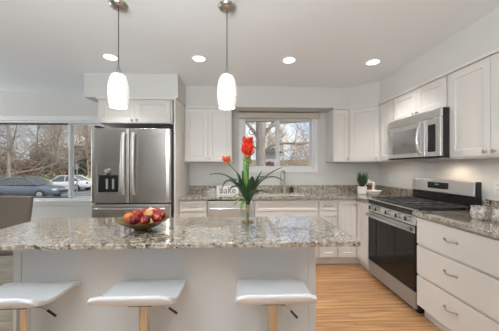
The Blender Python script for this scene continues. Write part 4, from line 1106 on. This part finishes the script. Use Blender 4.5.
m.build('limbs', 'bark', t); tw.build('twigs', 'twig', t)
t = thing('garden_shed', 'pale grey shed beside the trunk outside the sink window', 'shed', (1.78, 13.4, ZG))
MB().box(-0.45, 0.45, 0, 2.4, 0, 3.05).build('walls', 'siding', t)
m = MB(); m.add([(-0.6, -0.2, 3.05), (0.6, -0.2, 3.05), (0.6, 2.6, 3.05), (-0.6, 2.6, 3.05), (0.0, -0.2, 3.35), (0.0, 2.6, 3.35)], [(0, 3, 2, 1), (0, 4, 5, 3), (1, 2, 5, 4), (0, 1, 4), (2, 3, 5)]); m.build('roof', 'roofing', t)
t = thing('garden_fence', 'brick red fence low behind the trunk outside the sink window', 'fence', (1.35, 12.2, ZG))
m = MB()
for i in range(5): m.box(-0.40 + i * 0.15, -0.26 + i * 0.15, 0, 0.03, 0, 2.50 + 0.04 * (i % 2))
m.build('boards', 'siding_red', t); MB().box(-0.40, 0.34, 0.031, 0.07, 2.1, 2.2).build('rail', 'siding_red', t)
rl = [('bare tan tree at the right of the sink window view', (4.9, 17.5)), ('bare tan tree in the middle of the sink window view', (3.5, 19.5)), ('bare tan tree at the far right beyond the sink window', (6.6, 21.0)), ('bare tree behind the shed beyond the sink window', (2.2, 23.0))]
prr = []
for i, (lb, (x, y)) in enumerate(rl):
    if i == 0: o = tree(lb, (x, y, ZG), (77, 3.7, 0.07, 4, (13, 7, 5, 3), 0.8, 0.10), bark='twig_tan', twig='twig_tan', group='bare trees beyond the sink window'); prr.append(o)
    else:
        o = copy_tree(prr[0]); o.location = (x, y, ZG); o.rotation_euler.z = i * 2.1; o['label'] = lb; o.scale = (1 + 0.12 * i,) * 3
for i, (lb, x, y, h_) in enumerate((('tan brush low at the right of the sink window view', 4.6, 16.0, 2.7), ('tan brush low in the middle of the sink window view', 3.1, 16.5, 2.8), ('tan brush behind the trunk beyond the sink window', 0.9, 17.5, 2.8))):
    bush(lb, (x, y, ZG), 1.3, 1.0, h_, 700, 0.10, 'brush', 90 + i, group='brush beyond the sink window')
t = thing('hanging_ornament', 'small ring ornament hanging outside the left pane of the sink window', 'ornament', (0.20, 4.33, 2.139))
MB().tube([(0, 0, 0), (0, 0, -0.14)], 0.003, 6).build('cord', 'dark_plastic', t)
pts = [(0.055 * math.cos(2 * math.pi * i / 24), 0, -0.195 + 0.055 * math.sin(2 * math.pi * i / 24)) for i in range(25)]
MB().tube(pts, 0.006, 8).build('ring', 'dark_plastic', t)
